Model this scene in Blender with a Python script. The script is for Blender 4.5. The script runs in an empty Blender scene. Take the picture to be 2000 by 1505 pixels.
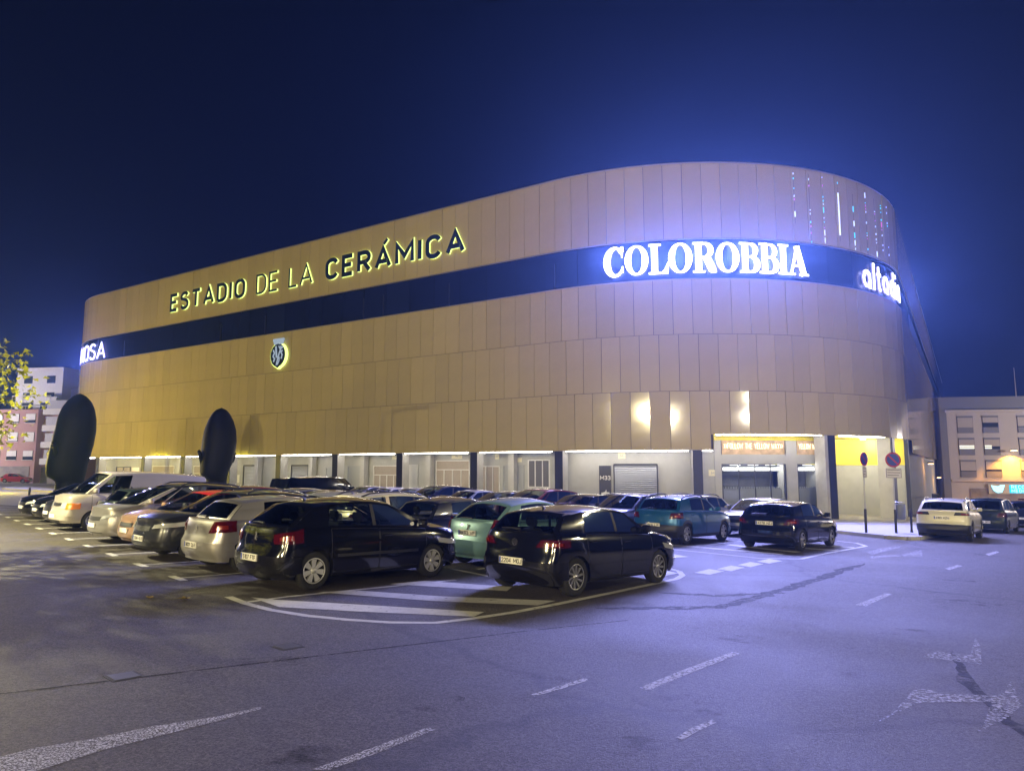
import bpy, bmesh, math, random
from mathutils import Vector, Matrix, Quaternion
random.seed(11)
S = bpy.context.scene
R = math.radians
# ------------------------------------------------------------------ camera
CAMZ = 1.86
cd = bpy.data.cameras.new('camera'); cam = bpy.data.objects.new('camera', cd); S.collection.objects.link(cam)
cd.sensor_width = 36.0; cd.lens = 36.0*1370/2000; cd.clip_start = .1; cd.clip_end = 2000
cam.location = (0, 0, CAMZ); cam.rotation_euler = (R(90)+math.atan(159.5/1370), 0, 0)
S.camera = cam
# ------------------------------------------------------------------ night sky
wd = bpy.data.worlds.new('World'); S.world = wd; wd.use_nodes = True
nt = wd.node_tree; bgn = nt.nodes['Background']
tc = nt.nodes.new('ShaderNodeTexCoord'); sx = nt.nodes.new('ShaderNodeSeparateXYZ'); rp = nt.nodes.new('ShaderNodeValToRGB')
nt.links.new(tc.outputs['Generated'], sx.inputs[0]); nt.links.new(sx.outputs['Z'], rp.inputs[0]); nt.links.new(rp.outputs[0], bgn.inputs['Color'])
rp.color_ramp.elements[0].position = 0.0; rp.color_ramp.elements[0].color = (.0050, .0075, .034, 1)
rp.color_ramp.elements[1].position = .75; rp.color_ramp.elements[1].color = (.0012, .0024, .0100, 1)
bgn.inputs['Strength'].default_value = 1.0
# ------------------------------------------------------------------ faint moonlight; the lamps of the place do the rest
sl = bpy.data.lights.new('sun', 'SUN'); so = bpy.data.objects.new('sun', sl); S.collection.objects.link(so)
sl.energy = .03; sl.angle = R(.5); sl.color = (.8, .87, 1.0)
so.rotation_euler = Vector((.42, .60, -.70)).to_track_quat('-Z', 'Y').to_euler()
# ------------------------------------------------------------------ exposure
S.view_settings.view_transform = 'Standard'; S.view_settings.look = 'None'; S.view_settings.gamma = 1.0
S.view_settings.exposure = 0.0; S.view_settings.use_curve_mapping = False
S.cycles.use_denoising = True; S.cycles.max_bounces = 6; S.cycles.diffuse_bounces = 2; S.cycles.glossy_bounces = 3
S.cycles.transparent_max_bounces = 10; S.cycles.transmission_bounces = 4; S.cycles.volume_bounces = 0
S.cycles.caustics_reflective = False; S.cycles.caustics_refractive = False; S.cycles.sample_clamp_indirect = 4.0
S.cycles.use_light_tree = True; S.cycles.use_adaptive_sampling = True; S.cycles.adaptive_threshold = .03

# ================================================================== helpers
COL = S.collection
def gz(x, y): return -.0221*x - .0204*y                 # the ground falls gently to the far right
GN = Vector((.0221, .0204, 1)).normalized()
TILT = Vector((0, 0, 1)).rotation_difference(GN).to_matrix().to_4x4()
def onground(x, y, rz=0, dz=0): return Matrix.Translation((x, y, gz(x, y)+dz)) @ TILT @ Matrix.Rotation(rz, 4, 'Z')
def tag(o, label=None, cat=None, group=None, kind=None):
    if label: o['label'] = label
    if cat: o['category'] = cat
    if group: o['group'] = group
    if kind: o['kind'] = kind
    return o
def link(name, data, parent=None, mat=None):
    o = bpy.data.objects.new(name, data); COL.objects.link(o)
    if parent: o.parent = parent
    if mat is not None: o.matrix_basis = mat
    return o
def empty(name, mat, label, cat, group=None):
    o = link(name, None, None, mat); o.empty_display_size = .3
    return tag(o, label, cat, group)

class MB:
    def __init__(s): s.v = []; s.f = []; s.m = []; s.sm = []
    def add(s, vs, fs, m=0, smooth=False, M=None):
        b = len(s.v)
        for v in vs: s.v.append(tuple(M @ Vector(v)) if M is not None else tuple(v))
        for f in fs: s.f.append(tuple(i+b for i in f)); s.m.append(m); s.sm.append(smooth)
        return s
    def box(s, a, b, m=0, M=None):
        x0, y0, z0 = a; x1, y1, z1 = b
        vs = [(x0,y0,z0),(x1,y0,z0),(x1,y1,z0),(x0,y1,z0),(x0,y0,z1),(x1,y0,z1),(x1,y1,z1),(x0,y1,z1)]
        return s.add(vs, [(0,3,2,1),(4,5,6,7),(0,1,5,4),(1,2,6,5),(2,3,7,6),(3,0,4,7)], m, False, M)
    def rbox(s, a, b, r, m=0, M=None):                   # box with chamfered vertical edges and top
        x0, y0, z0 = a; x1, y1, z1 = b
        def ring(i, z):
            return [(x0+i+r,y0+i,z),(x1-i-r,y0+i,z),(x1-i,y0+i+r,z),(x1-i,y1-i-r,z),(x1-i-r,y1-i,z),(x0+i+r,y1-i,z),(x0+i,y1-i-r,z),(x0+i,y0+i+r,z)]
        vs = ring(r*.5, z0)+ring(0, z0+r)+ring(0, z1-r)+ring(r*.5, z1)
        fs = [tuple(range(7, -1, -1)), tuple(range(24, 32))]
        for k in range(3):
            for i in range(8): fs.append((k*8+i, k*8+(i+1) % 8, (k+1)*8+(i+1) % 8, (k+1)*8+i))
        return s.add(vs, fs, m, False, M)
    def grid(s, fn, us, vs, m=0, smooth=True, M=None, flip=False):
        P = [fn(u, v) for u in us for v in vs]; n = len(vs); F = []
        for i in range(len(us)-1):
            for j in range(n-1):
                q = (i*n+j, (i+1)*n+j, (i+1)*n+j+1, i*n+j+1); F.append(q[::-1] if flip else q)
        return s.add(P, F, m, smooth, M)
    def tube(s, pts, r, n=8, m=0, M=None, caps=True):
        pts = [Vector(p) for p in pts]; rs = r if isinstance(r, (list, tuple)) else [r]*len(pts); V = []
        for i, p in enumerate(pts):
            d = (pts[min(i+1, len(pts)-1)]-pts[max(i-1, 0)]).normalized()
            a = d.cross(Vector((0, 0, 1)) if abs(d.z) < .9 else Vector((1, 0, 0))).normalized(); b = d.cross(a)
            for k in range(n):
                t = 2*math.pi*k/n; V.append(p+(a*math.cos(t)+b*math.sin(t))*rs[i])
        F = [(i*n+k, (i+1)*n+k, (i+1)*n+(k+1) % n, i*n+(k+1) % n) for i in range(len(pts)-1) for k in range(n)]
        s.add(V, F, m, True, M)
        if caps: s.add(V[:n], [tuple(range(n))], m, False, M); s.add(V[-n:], [tuple(range(n-1, -1, -1))], m, False, M)
        return s
    def lathe(s, prof, n=24, m=0, M=None, axis='y', smooth=True):  # prof (radius, along axis)
        V = []
        for r, h in prof:
            for k in range(n):
                t = 2*math.pi*k/n; c, d = r*math.cos(t), r*math.sin(t)
                V.append((c, h, d) if axis == 'y' else (c, d, h))
        F = [(i*n+k, i*n+(k+1) % n, (i+1)*n+(k+1) % n, (i+1)*n+k) for i in range(len(prof)-1) for k in range(n)]
        return s.add(V, F, m, smooth, M)
    def poly(s, pts, z0, z1, m=0, mside=None, M=None):    # extruded flat polygon in xy
        n = len(pts); V = [(x, y, z0) for x, y in pts]+[(x, y, z1) for x, y in pts]
        s.add(V, [tuple(range(n, 2*n))], m, False, M)
        s.add(V, [(i, (i+1) % n, n+(i+1) % n, n+i) for i in range(n)], m if mside is None else mside, False, M); return s
    def ribbon(s, pts, w, d, mf=0, ms=0, M=None, closed=False, z=0.0):
        """stroke in the local xz plane, facing -y, depth d behind the face; w one width or a list"""
        n = len(pts); ws = w if isinstance(w, (list, tuple)) else [w]*n; A = []; B = []
        P = [Vector((p[0], p[1])) for p in pts]
        for i in range(n):
            if closed: a, b, c = P[i-1], P[i], P[(i+1) % n]
            else: a, b, c = P[max(i-1, 0)], P[i], P[min(i+1, n-1)]
            t1 = (b-a).normalized() if (b-a).length > 1e-9 else (c-b).normalized()
            t2 = (c-b).normalized() if (c-b).length > 1e-9 else t1
            t = (t1+t2); t = t.normalized() if t.length > 1e-6 else t1
            nn = Vector((-t.y, t.x)); k = 1/max(.5, nn.dot(Vector((-t1.y, t1.x))))
            A.append(b+nn*ws[i]/2*k); B.append(b-nn*ws[i]/2*k)
        V = [(p.x, z, p.y) for p in A]+[(p.x, z, p.y) for p in B]+[(p.x, z+d, p.y) for p in A]+[(p.x, z+d, p.y) for p in B]
        fr = []; sd = []; m_ = n if closed else n-1
        for i in range(m_):
            j = (i+1) % n; fr.append((i, n+i, n+j, j))
            sd += [(i, j, 2*n+j, 2*n+i), (n+i, 3*n+i, 3*n+j, n+j)]
        if not closed: sd += [(0, 2*n, 3*n, n), (n-1, 2*n-1, 4*n-1, 3*n-1)]
        s.add(V, fr, mf, False, M); s.add(V, sd, ms, False, M); return s
    def mesh(s, name, mats, weld=None, sharp=None, recalc=False):
        me = bpy.data.meshes.new(name); me.from_pydata(s.v, [], s.f)
        for m in (mats if isinstance(mats, (list, tuple)) else [mats]): me.materials.append(m)
        me.polygons.foreach_set('material_index', s.m); me.polygons.foreach_set('use_smooth', s.sm)
        if weld or recalc:
            b = bmesh.new(); b.from_mesh(me)
            if weld: bmesh.ops.remove_doubles(b, verts=b.verts, dist=weld)
            if recalc: bmesh.ops.recalc_face_normals(b, faces=b.faces)
            b.to_mesh(me); b.free()
        me.update()
        if sharp: me.set_sharp_from_angle(angle=R(sharp))
        return me
    def build(s, name, mats, parent=None, mat=None, **k): return link(name, s.mesh(name, mats, **k), parent, mat)

# ------------------------------------------------------------------ materials
MATS = {}
def mat(name, col, rough=.6, metal=0., spec=.5, coat=0., emit=None, es=0., var=None, bump=None, rnd=0., scale=1.0):
    """var=(noise scale, amount) mottles the colour, bump=(scale, strength, distance), rnd = per-object tone change"""
    m = bpy.data.materials.new(name); m.use_nodes = True; t = m.node_tree; p = t.nodes['Principled BSDF']
    p.inputs['Base Color'].default_value = (*col, 1); p.inputs['Roughness'].default_value = rough; p.inputs['Metallic'].default_value = metal
    p.inputs['Specular IOR Level'].default_value = spec; p.inputs['Coat Weight'].default_value = coat; p.inputs['Coat Roughness'].default_value = .04
    if emit: p.inputs['Emission Color'].default_value = (*emit, 1); p.inputs['Emission Strength'].default_value = es
    last = None
    if var or rnd or bump: co = t.nodes.new('ShaderNodeTexCoord')
    if var:
        n = t.nodes.new('ShaderNodeTexNoise'); n.inputs['Scale'].default_value = var[0]; n.inputs['Detail'].default_value = 6; n.inputs['Roughness'].default_value = .65
        t.links.new(co.outputs['Object'], n.inputs['Vector'])
        mr = t.nodes.new('ShaderNodeMapRange'); mr.inputs[1].default_value = .25; mr.inputs[2].default_value = .75
        mr.inputs[3].default_value = 1-var[1]; mr.inputs[4].default_value = 1+var[1]; t.links.new(n.outputs[0], mr.inputs[0])
        mx = t.nodes.new('ShaderNodeVectorMath'); mx.operation = 'SCALE'; mx.inputs[0].default_value = col; t.links.new(mr.outputs[0], mx.inputs['Scale'])
        last = mx.outputs[0]
        mr2 = t.nodes.new('ShaderNodeMapRange'); mr2.inputs[3].default_value = max(.02, rough-.1); mr2.inputs[4].default_value = min(1, rough+.1)
        t.links.new(n.outputs[0], mr2.inputs[0]); t.links.new(mr2.outputs[0], p.inputs['Roughness'])
    if rnd:
        oi = t.nodes.new('ShaderNodeObjectInfo'); mr = t.nodes.new('ShaderNodeMapRange'); mr.inputs[3].default_value = 1-rnd; mr.inputs[4].default_value = 1+rnd
        t.links.new(oi.outputs['Random'], mr.inputs[0]); mx = t.nodes.new('ShaderNodeVectorMath'); mx.operation = 'SCALE'
        if last: t.links.new(last, mx.inputs[0])
        else: mx.inputs[0].default_value = col
        t.links.new(mr.outputs[0], mx.inputs['Scale']); last = mx.outputs[0]
    if last: t.links.new(last, p.inputs['Base Color'])
    if bump:
        n = t.nodes.new('ShaderNodeTexNoise'); n.inputs['Scale'].default_value = bump[0]; n.inputs['Detail'].default_value = 5
        t.links.new(co.outputs['Object'], n.inputs['Vector']); b = t.nodes.new('ShaderNodeBump'); b.inputs['Strength'].default_value = bump[1]; b.inputs['Distance'].default_value = bump[2]
        t.links.new(n.outputs[0], b.inputs['Height']); t.links.new(b.outputs[0], p.inputs['Normal'])
    MATS[name] = m; return m
def emis(name, col, st):
    m = bpy.data.materials.new(name); m.use_nodes = True; t = m.node_tree; t.nodes.clear()
    o = t.nodes.new('ShaderNodeOutputMaterial'); e = t.nodes.new('ShaderNodeEmission'); e.inputs[0].default_value = (*col, 1); e.inputs[1].default_value = st
    t.links.new(e.outputs[0], o.inputs[0]); return m
def glass(name, tint, rough=.02):
    m = bpy.data.materials.new(name); m.use_nodes = True; t = m.node_tree; t.nodes.clear()
    o = t.nodes.new('ShaderNodeOutputMaterial'); mx = t.nodes.new('ShaderNodeMixShader'); fr = t.nodes.new('ShaderNodeFresnel'); fr.inputs[0].default_value = 1.6
    tr = t.nodes.new('ShaderNodeBsdfTransparent'); tr.inputs[0].default_value = (*tint, 1); gl = t.nodes.new('ShaderNodeBsdfGlossy'); gl.inputs['Roughness'].default_value = rough
    t.links.new(fr.outputs[0], mx.inputs[0]); t.links.new(tr.outputs[0], mx.inputs[1]); t.links.new(gl.outputs[0], mx.inputs[2]); t.links.new(mx.outputs[0], o.inputs[0]); return m
def leafmat(name, col, tcol):
    m = mat(name, col, .5, var=(1.6, .45)); t = m.node_tree; p = t.nodes['Principled BSDF']; o = t.nodes['Material Output']
    tl = t.nodes.new('ShaderNodeBsdfTranslucent'); tl.inputs[0].default_value = (*tcol, 1); mx = t.nodes.new('ShaderNodeMixShader'); mx.inputs[0].default_value = .5
    t.links.new(p.outputs[0], mx.inputs[1]); t.links.new(tl.outputs[0], mx.inputs[2]); t.links.new(mx.outputs[0], o.inputs[0]); return m
def worn(name, col, lo, hi, scale=14):
    """road paint: flakes away where the noise is low"""
    m = mat(name, col, .7, var=(3, .2)); t = m.node_tree; p = t.nodes['Principled BSDF']; o = t.nodes['Material Output']
    co = t.nodes.new('ShaderNodeTexCoord'); n = t.nodes.new('ShaderNodeTexNoise'); n.inputs['Scale'].default_value = scale; n.inputs['Detail'].default_value = 8; n.inputs['Roughness'].default_value = .7
    t.links.new(co.outputs['Object'], n.inputs['Vector'])
    mr = t.nodes.new('ShaderNodeMapRange'); mr.inputs[1].default_value = lo; mr.inputs[2].default_value = hi; t.links.new(n.outputs[0], mr.inputs[0])
    tr = t.nodes.new('ShaderNodeBsdfTransparent'); mx = t.nodes.new('ShaderNodeMixShader')
    t.links.new(mr.outputs[0], mx.inputs[0]); t.links.new(tr.outputs[0], mx.inputs[1]); t.links.new(p.outputs[0], mx.inputs[2]); t.links.new(mx.outputs[0], o.inputs[0]); return m

M_panel = mat('ceramic_panel', (.55, .45, .195), .05, 0, .5, rnd=.06, var=(.9, .05))
M_back = mat('panel_backing', (.10, .085, .06), .7)
M_trim = mat('metal_trim', (.55, .5, .42), .35, .6)
M_band = mat('dark_glass_band', (.012, .018, .05), .12, 0, .6, rnd=.2)
M_mull = mat('mullion', (.05, .06, .1), .4, .5)
M_plaster = mat('plaster', (.47, .47, .44), .8, var=(1.3, .10), bump=(30, .15, .01))
M_conc = mat('column_concrete', (.50, .49, .46), .75, var=(2.2, .12), bump=(18, .2, .01))
M_clad = mat('dark_cladding', (.035, .036, .045), .4)
M_soffit = mat('soffit', (.60, .58, .52), .6)
M_yellow = mat('yellow_lining', (.85, .72, .03), .45)
M_white = mat('white_frame', (.75, .74, .70), .4)
M_beige = mat('beige_blind', (.42, .36, .29), .7, var=(2, .08))
M_steel = mat('steel_shutter', (.40, .41, .43), .42, .55)
M_greydoor = mat('grey_door', (.40, .41, .41), .5)
M_darkgrey = mat('dark_grey', (.05, .052, .06), .5)
M_black = mat('black_plastic', (.012, .012, .013), .5)
M_rubber = mat('tyre_rubber', (.012, .012, .012), .85)
M_pane = glass('shop_glass', (.62, .64, .64))
M_sign_white = emis('sign_white', (.85, .80, 1.0), 5.0); M_sign_side = emis('sign_side', (.45, .40, 1.0), 1.2)
M_led = emis('led_strip', (1.0, .94, .84), 34.0)
M_halo = emis('letter_return', (.80, 1.0, .26), 2.0)
M_face = mat('letter_face', (.012, .025, .035), .35)
M_curtain = mat('curtain', (.72, .74, .73), .8)
M_pole = mat('galvanised', (.38, .38, .39), .4, .8)

# ================================================================== ground
def asphalt():
    m = bpy.data.materials.new('asphalt'); m.use_nodes = True; t = m.node_tree; p = t.nodes['Principled BSDF']; L = t.links.new
    co = t.nodes.new('ShaderNodeTexCoord')
    def noise(sc, det=6, ro=.6, dist=0.):
        n = t.nodes.new('ShaderNodeTexNoise'); n.inputs['Scale'].default_value = sc; n.inputs['Detail'].default_value = det; n.inputs['Roughness'].default_value = ro; n.inputs['Distortion'].default_value = dist
        L(co.outputs['Object'], n.inputs['Vector']); return n.outputs[0]
    def mr(src, a, b, c, d):
        n = t.nodes.new('ShaderNodeMapRange'); n.inputs[1].default_value = a; n.inputs[2].default_value = b; n.inputs[3].default_value = c; n.inputs[4].default_value = d; L(src, n.inputs[0]); return n.outputs[0]
    def mul(a, b):
        n = t.nodes.new('ShaderNodeMath'); n.operation = 'MULTIPLY'; L(a, n.inputs[0]); L(b, n.inputs[1]); return n.outputs[0]
    fine = noise(95, 3, .8); big = noise(.35, 5, .6, .6); mid = noise(2.6, 6, .65); spots = noise(5.5, 2, .5)
    v = t.nodes.new('ShaderNodeTexVoronoi'); v.feature = 'DISTANCE_TO_EDGE'; v.inputs['Scale'].default_value = .11
    wn = t.nodes.new('ShaderNodeTexNoise'); wn.inputs['Scale'].default_value = 1.2; wn.inputs['Detail'].default_value = 6; L(co.outputs['Object'], wn.inputs['Vector'])
    add = t.nodes.new('ShaderNodeVectorMath'); add.operation = 'MULTIPLY_ADD'; L(wn.outputs['Color'], add.inputs[0]); add.inputs[1].default_value = (.9, .9, .9); L(co.outputs['Object'], add.inputs[2]); L(add.outputs[0], v.inputs['Vector'])
    crack = mr(v.outputs['Distance'], .0, .012, .55, 1.0)
    vc = t.nodes.new('ShaderNodeTexVoronoi'); vc.inputs['Scale'].default_value = 62; L(co.outputs['Object'], vc.inputs['Vector']); sp_ = t.nodes.new('ShaderNodeSeparateColor'); L(vc.outputs['Color'], sp_.inputs[0]); spk = sp_.outputs[0]
    k = mul(mul(mul(mul(mul(mr(spk, .0, 1.0, .45, 1.62), mr(fine, .3, .7, .35, 1.7)), mr(big, .3, .7, .8, 1.18)), mr(mid, .3, .7, .88, 1.1)), mr(spots, .24, .33, .62, 1.0)), crack)
    sc = t.nodes.new('ShaderNodeVectorMath'); sc.operation = 'SCALE'; sc.inputs[0].default_value = (.070, .060, .052); L(k, sc.inputs['Scale']); L(sc.outputs[0], p.inputs['Base Color'])
    L(mr(big, .3, .7, .54, .70), p.inputs['Roughness']); p.inputs['Specular IOR Level'].default_value = .42
    b = t.nodes.new('ShaderNodeBump'); b.inputs['Strength'].default_value = 1.0; b.inputs['Distance'].default_value = .016; hh = t.nodes.new('ShaderNodeMath'); hh.operation = 'MULTIPLY_ADD'; L(spk, hh.inputs[0]); hh.inputs[1].default_value = .55; L(fine, hh.inputs[2]); L(hh.outputs[0], b.inputs['Height']); L(b.outputs[0], p.inputs['Normal']); return m
M_asph = asphalt()
M_patch = mat('fresh_tar', (.035, .034, .036), .55, var=(6, .35), bump=(120, .5, .006))
M_tar = worn('tar_seal', (.028, .026, .026), .36, .58, 6); M_tar.node_tree.nodes['Principled BSDF'].inputs['Specular IOR Level'].default_value = .12
M_pave = mat('pavement_stone', (.36, .34, .32), .7, var=(1.2, .12), bump=(40, .15, .01))
M_kerb = mat('kerb_stone', (.40, .39, .37), .75, var=(3, .12))
M_paint = worn('road_paint', (.50, .49, .44), .30, .42, 11)
M_worn = worn('worn_road_paint', (.56, .55, .53), .43, .60, 70)
M_arrow = worn('worn_arrow_paint', (.50, .49, .49), .42, .66, 22); M_ghost = worn('faded_road_paint', (.54, .53, .52), .34, .64, 30)
G = lambda x, y, h=0.: (x, y, gz(x, y)+h)
b = MB(); b.add([G(-400, -60), G(400, -60), G(400, 400), G(-400, 400)], [(0, 1, 2, 3)])
tag(b.build('ground', M_asph), kind='structure')
# lighter plaza paving at the end of the car park and the pavement round the stadium are added with the stadium
def sheet(name, polys, h, m, kind='structure'):
    b = MB()
    for q in polys:
        vs = [G(x, y, h) for x, y in q]; a = sum(q[i][0]*q[(i+1) % len(q)][1]-q[(i+1) % len(q)][0]*q[i][1] for i in range(len(q)))
        b.add(vs, [tuple(range(len(q))) if a > 0 else tuple(range(len(q)-1, -1, -1))])
    return tag(b.build(name, m), kind=kind)
def line_poly(pts, w):
    P = [Vector(p) for p in pts]; A = []; B = []
    for i in range(len(P)):
        t = (P[min(i+1, len(P)-1)]-P[max(i-1, 0)]).normalized(); n = Vector((-t.y, t.x)); A.append(P[i]+n*w/2); B.append(P[i]-n*w/2)
    return [[tuple(A[i]), tuple(A[i+1]), tuple(B[i+1]), tuple(B[i])] for i in range(len(P)-1)]
AX = Vector((math.cos(R(47.3)), math.sin(R(47.3)))); TD = Vector((-.674, .740)); T0 = Vector((-4.46, 11.25))
def lot(a, r): return T0+AX*a+TD*r
LINES = [([(-4.39, 11.16), (-3.92, 10.62), (-3.38, 10.15), (-2.78, 9.8), (-2.17, 9.59), (-1.61, 9.48), (-1.01, 9.52), (-0.56, 9.85), (0.0, 10.37), (0.67, 11.14), (1.78, 12.51), (3.31, 14.45), (3.57, 15.04), (3.66, 15.73), (3.5, 16.35)], 0.13), ([(-3.96, 10.7), (-3.52, 11.28), (-2.59, 12.15), (-1.06, 13.59)], 0.09), ([(-1.31, 15.28), (-0.4, 14.13)], 0.12), ([(4.79, 20.91), (5.92, 19.71), (6.56, 18.93), (7.68, 19.04), (9.33, 21.04), (11.79, 23.8), (12.06, 25.05), (11.75, 25.83)], 0.12), ([(4.86, 22.62), (6.4, 21.29), (7.67, 20.23)], 0.32), ([(6.96, 23.15), (7.79, 21.78), (8.4, 20.98)], 0.32), ([(8.77, 22.7), (9.98, 21.81)], 0.32), ([(10.03, 23.74), (11.03, 23.07)], 0.32)]
POLYS = [[(-4.04, 11.16), (-3.58, 10.98), (-1.81, 10.64), (-0.4, 10.36), (-0.53, 10.0), (-2.16, 10.18), (-3.35, 10.39)], [(-3.18, 11.79), (-2.57, 12.04), (-1.16, 11.66), (0.69, 11.47), (0.39, 11.01), (-1.27, 11.2)], [(-2.2, 12.87), (-1.62, 13.36), (0.0, 12.84), (-0.09, 12.35)], [(3.37, 15.77), (3.56, 15.37), (3.18, 14.89)], [(3.93, 15.52), (4.46, 16.25), (4.71, 15.92), (4.19, 15.23)], [(4.64, 16.28), (5.21, 17.07), (5.42, 16.71), (4.87, 15.95)], [(5.41, 17.22), (5.97, 17.98), (6.16, 17.57), (5.6, 16.84)], [(6.19, 18.14), (6.76, 18.85), (6.94, 18.4), (6.36, 17.72)], [(3.93, 19.27), (4.27, 19.9), (4.66, 18.91), (3.94, 18.39)]]
WORN = [[(-3.35, 4.84), (-3.25, 4.99), (-2.98, 5.17), (-2.66, 5.47), (-2.3, 5.7), (-2.04, 5.97), (-2.02, 5.92), (-2.23, 5.63), (-2.48, 5.33), (-2.77, 4.99), (-2.95, 4.68), (-3.03, 4.53), (-3.07, 4.45)], [(-1.28, 4.76), (-1.05, 5.05), (-0.63, 5.59), (-0.58, 5.53), (-0.97, 4.99), (-1.18, 4.75)], [(0.17, 6.47), (0.42, 6.74), (0.7, 7.04), (0.73, 6.97), (0.44, 6.65), (0.2, 6.42)], [(1.18, 6.76), (1.71, 7.39), (2.5, 8.26), (2.57, 8.19), (1.72, 7.23), (1.25, 6.68)], [(1.22, 5.49), (1.39, 5.7), (1.61, 5.91), (1.63, 5.85), (1.4, 5.61), (1.26, 5.44)], [(5.57, 11.73), (6.81, 13.12), (6.86, 13.01), (5.68, 11.6)], [(10.52, 17.46), (11.4, 18.37), (11.39, 18.15), (10.45, 17.15)], [(14.35, 21.71), (15.49, 22.92), (15.36, 22.56), (14.13, 21.21)], [(10.68, 21.5), (11.7, 22.88), (13.13, 24.13), (12.57, 23.26), (11.12, 21.6), (10.4, 20.69)], [(11.53, 21.08), (12.97, 22.67), (11.79, 20.57), (11.09, 20.42), (9.81, 19.61), (10.08, 20.2)], [(2.85, 5.85), (3.21, 6.19), (3.83, 6.95), (3.93, 6.92), (4.0, 6.74), (3.56, 6.46)], [(3.93, 6.78), (4.47, 6.77), (4.37, 6.58), (3.63, 6.5)], [(3.6, 5.73), (3.88, 6.03), (4.4, 6.71), (4.63, 6.88), (5.03, 7.36), (4.76, 6.92), (4.5, 6.48), (4.12, 6.12)], [(4.64, 8.24), (4.98, 8.52), (5.26, 8.35), (5.97, 9.36), (5.74, 8.91), (5.11, 7.93), (4.89, 8.08)]]
TMARKS = [(-6.1, 12.96), (-7.7, 14.7), (-9.25, 16.39), (-10.7, 17.94), (-12.28, 19.7), (-13.88, 21.51), (-15.4, 23.2), (-16.91, 24.83), (-18.57, 26.74), (-19.93, 28.21)]
COVERS = [(-3.59, 6.75), (-2.48, 8.04)]
LEAVES = [(-4.93, 10.85), (-5.45, 10.87), (-1.65, 21.49), (-2.55, 11.57), (-2.24, 12.68), (-5.81, 11.84), (-0.15, 10.68), (2.17, 16.9)]
polys = []
for pts, w in LINES: polys += line_poly(pts, w)
sheet('road_marking', polys, .004, M_paint)
sheet('road_marking', POLYS, .0045, M_paint)
polys = []
for k in range(1, 15):
    p = lot(0, 2.34*k); polys += line_poly([p-TD*.36, p+TD*.36], .14)
    polys += line_poly([p+AX*.07, p+AX*4.6], .09)
for k in range(0, 14):
    for a0 in (9.9, 15.0):
        p = lot(a0, 2.34*k); polys += line_poly([p-AX*(0 if a0 > 12 else 4.4), p+AX*(4.4 if a0 > 12 else 0)], .09)
        polys += line_poly([p-TD*.36, p+TD*.36], .12)
sheet('road_marking', polys, .0042, M_paint)
sheet('road_marking', [q for i, q in enumerate(WORN) if i in (0, 1)], .005, M_worn)
sheet('road_marking', [q for i, q in enumerate(WORN) if 2 <= i < 8], .005, M_ghost)
sheet('road_marking', [q for i, q in enumerate(WORN) if i >= 8], .005, M_arrow)
# strips of tar where the road was opened, and the long seam between the two asphalt layers
seam = [(-6.2, 4.9), (-4.0, 6.35), (-1.9, 7.75), (.2, 9.15), (1.6, 10.0)]
def ragged(pts, w, seed):
    rr = random.Random(seed); P = []
    for a, b_ in zip(pts, pts[1:]):
        n = 8; P += [(lerp_(a[0], b_[0], i/n)+rr.gauss(0, w*.10), lerp_(a[1], b_[1], i/n)+rr.gauss(0, w*.10)) for i in range(n)]
    P.append(pts[-1]); V = [Vector(p) for p in P]; A = []; B = []; m = len(V)
    for i in range(m):
        t = (V[min(i+1, m-1)]-V[max(i-1, 0)]).normalized(); n = Vector((-t.y, t.x)); k = min(1, i/6, (m-1-i)/6)**.6 if m > 12 else 1
        A.append(V[i]+n*w*.5*k*rr.uniform(.55, 1.35)); B.append(V[i]-n*w*.5*k*rr.uniform(.55, 1.35))
    return [[tuple(A[i]), tuple(A[i+1]), tuple(B[i+1]), tuple(B[i])] for i in range(m-1)]
def lerp_(a, b, t): return a+(b-a)*t
sheet('asphalt_seam', line_poly(seam, .035), .003, M_tar)
sheet('tar_patch', ragged([(1.2, 10.9), (2.2, 11.0), (3.2, 11.2), (4.4, 12.6), (5.6, 14.0), (7.2, 16.0), (9.0, 18.3)], .26, 1), .0035, M_tar)
sheet('tar_patch', ragged([(2.4, 12.6), (3.6, 12.4), (4.6, 12.8)], .2, 2), .003, M_tar)
sheet('tar_patch', ragged([(3.9, 5.2), (4.1, 6.1), (4.5, 7.2), (5.2, 8.6)], .13, 3), .0035, M_tar)
M_stain = worn('oil_stain', (.030, .028, .027), .50, .85, 2.6); M_stain.node_tree.nodes['Principled BSDF'].inputs['Specular IOR Level'].default_value = .3
rs = random.Random(5); st_ = []
for x, y, r in ((1.5, 6.3, .35), (.4, 7.0, .22), (2.9, 9.0, .30), (-.6, 6.2, .25), (5.4, 9.6, .4), (3.6, 7.4, .28), (-2.4, 7.4, .3), (.9, 5.3, .25), (7.8, 12.2, .5), (9.5, 15.5, .5), (-1.4, 5.0, .3), (6.5, 16.5, .45)):
    st_.append([(x+r*rs.uniform(.5, 1.1)*math.cos(a)*1.5, y+r*rs.uniform(.5, 1.1)*math.sin(a)) for a in [2*math.pi*i/11 for i in range(11)]])
sheet('oil_stain', st_, .0025, M_stain)
# inspection covers set in the asphalt
M_cover = mat('cover_steel', (.15, .15, .16), .5, .6, var=(8, .2))
for (x, y), lab in zip(COVERS, ('grey square steel cover in the asphalt with a dark rim, nearer the camera', 'small grey steel cover in the asphalt beyond the seam, closer to the hatched island')):
    e = empty('inspection_cover', onground(x, y, R(48)), lab, 'manhole cover', 'covers set in the asphalt')
    MB().box((-.135, -.135, -.02), (.135, .135, .004)).build('frame', M_patch, e)
    MB().box((-.11, -.11, .0041), (.11, .11, .008)).build('lid', M_cover, e)
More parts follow.
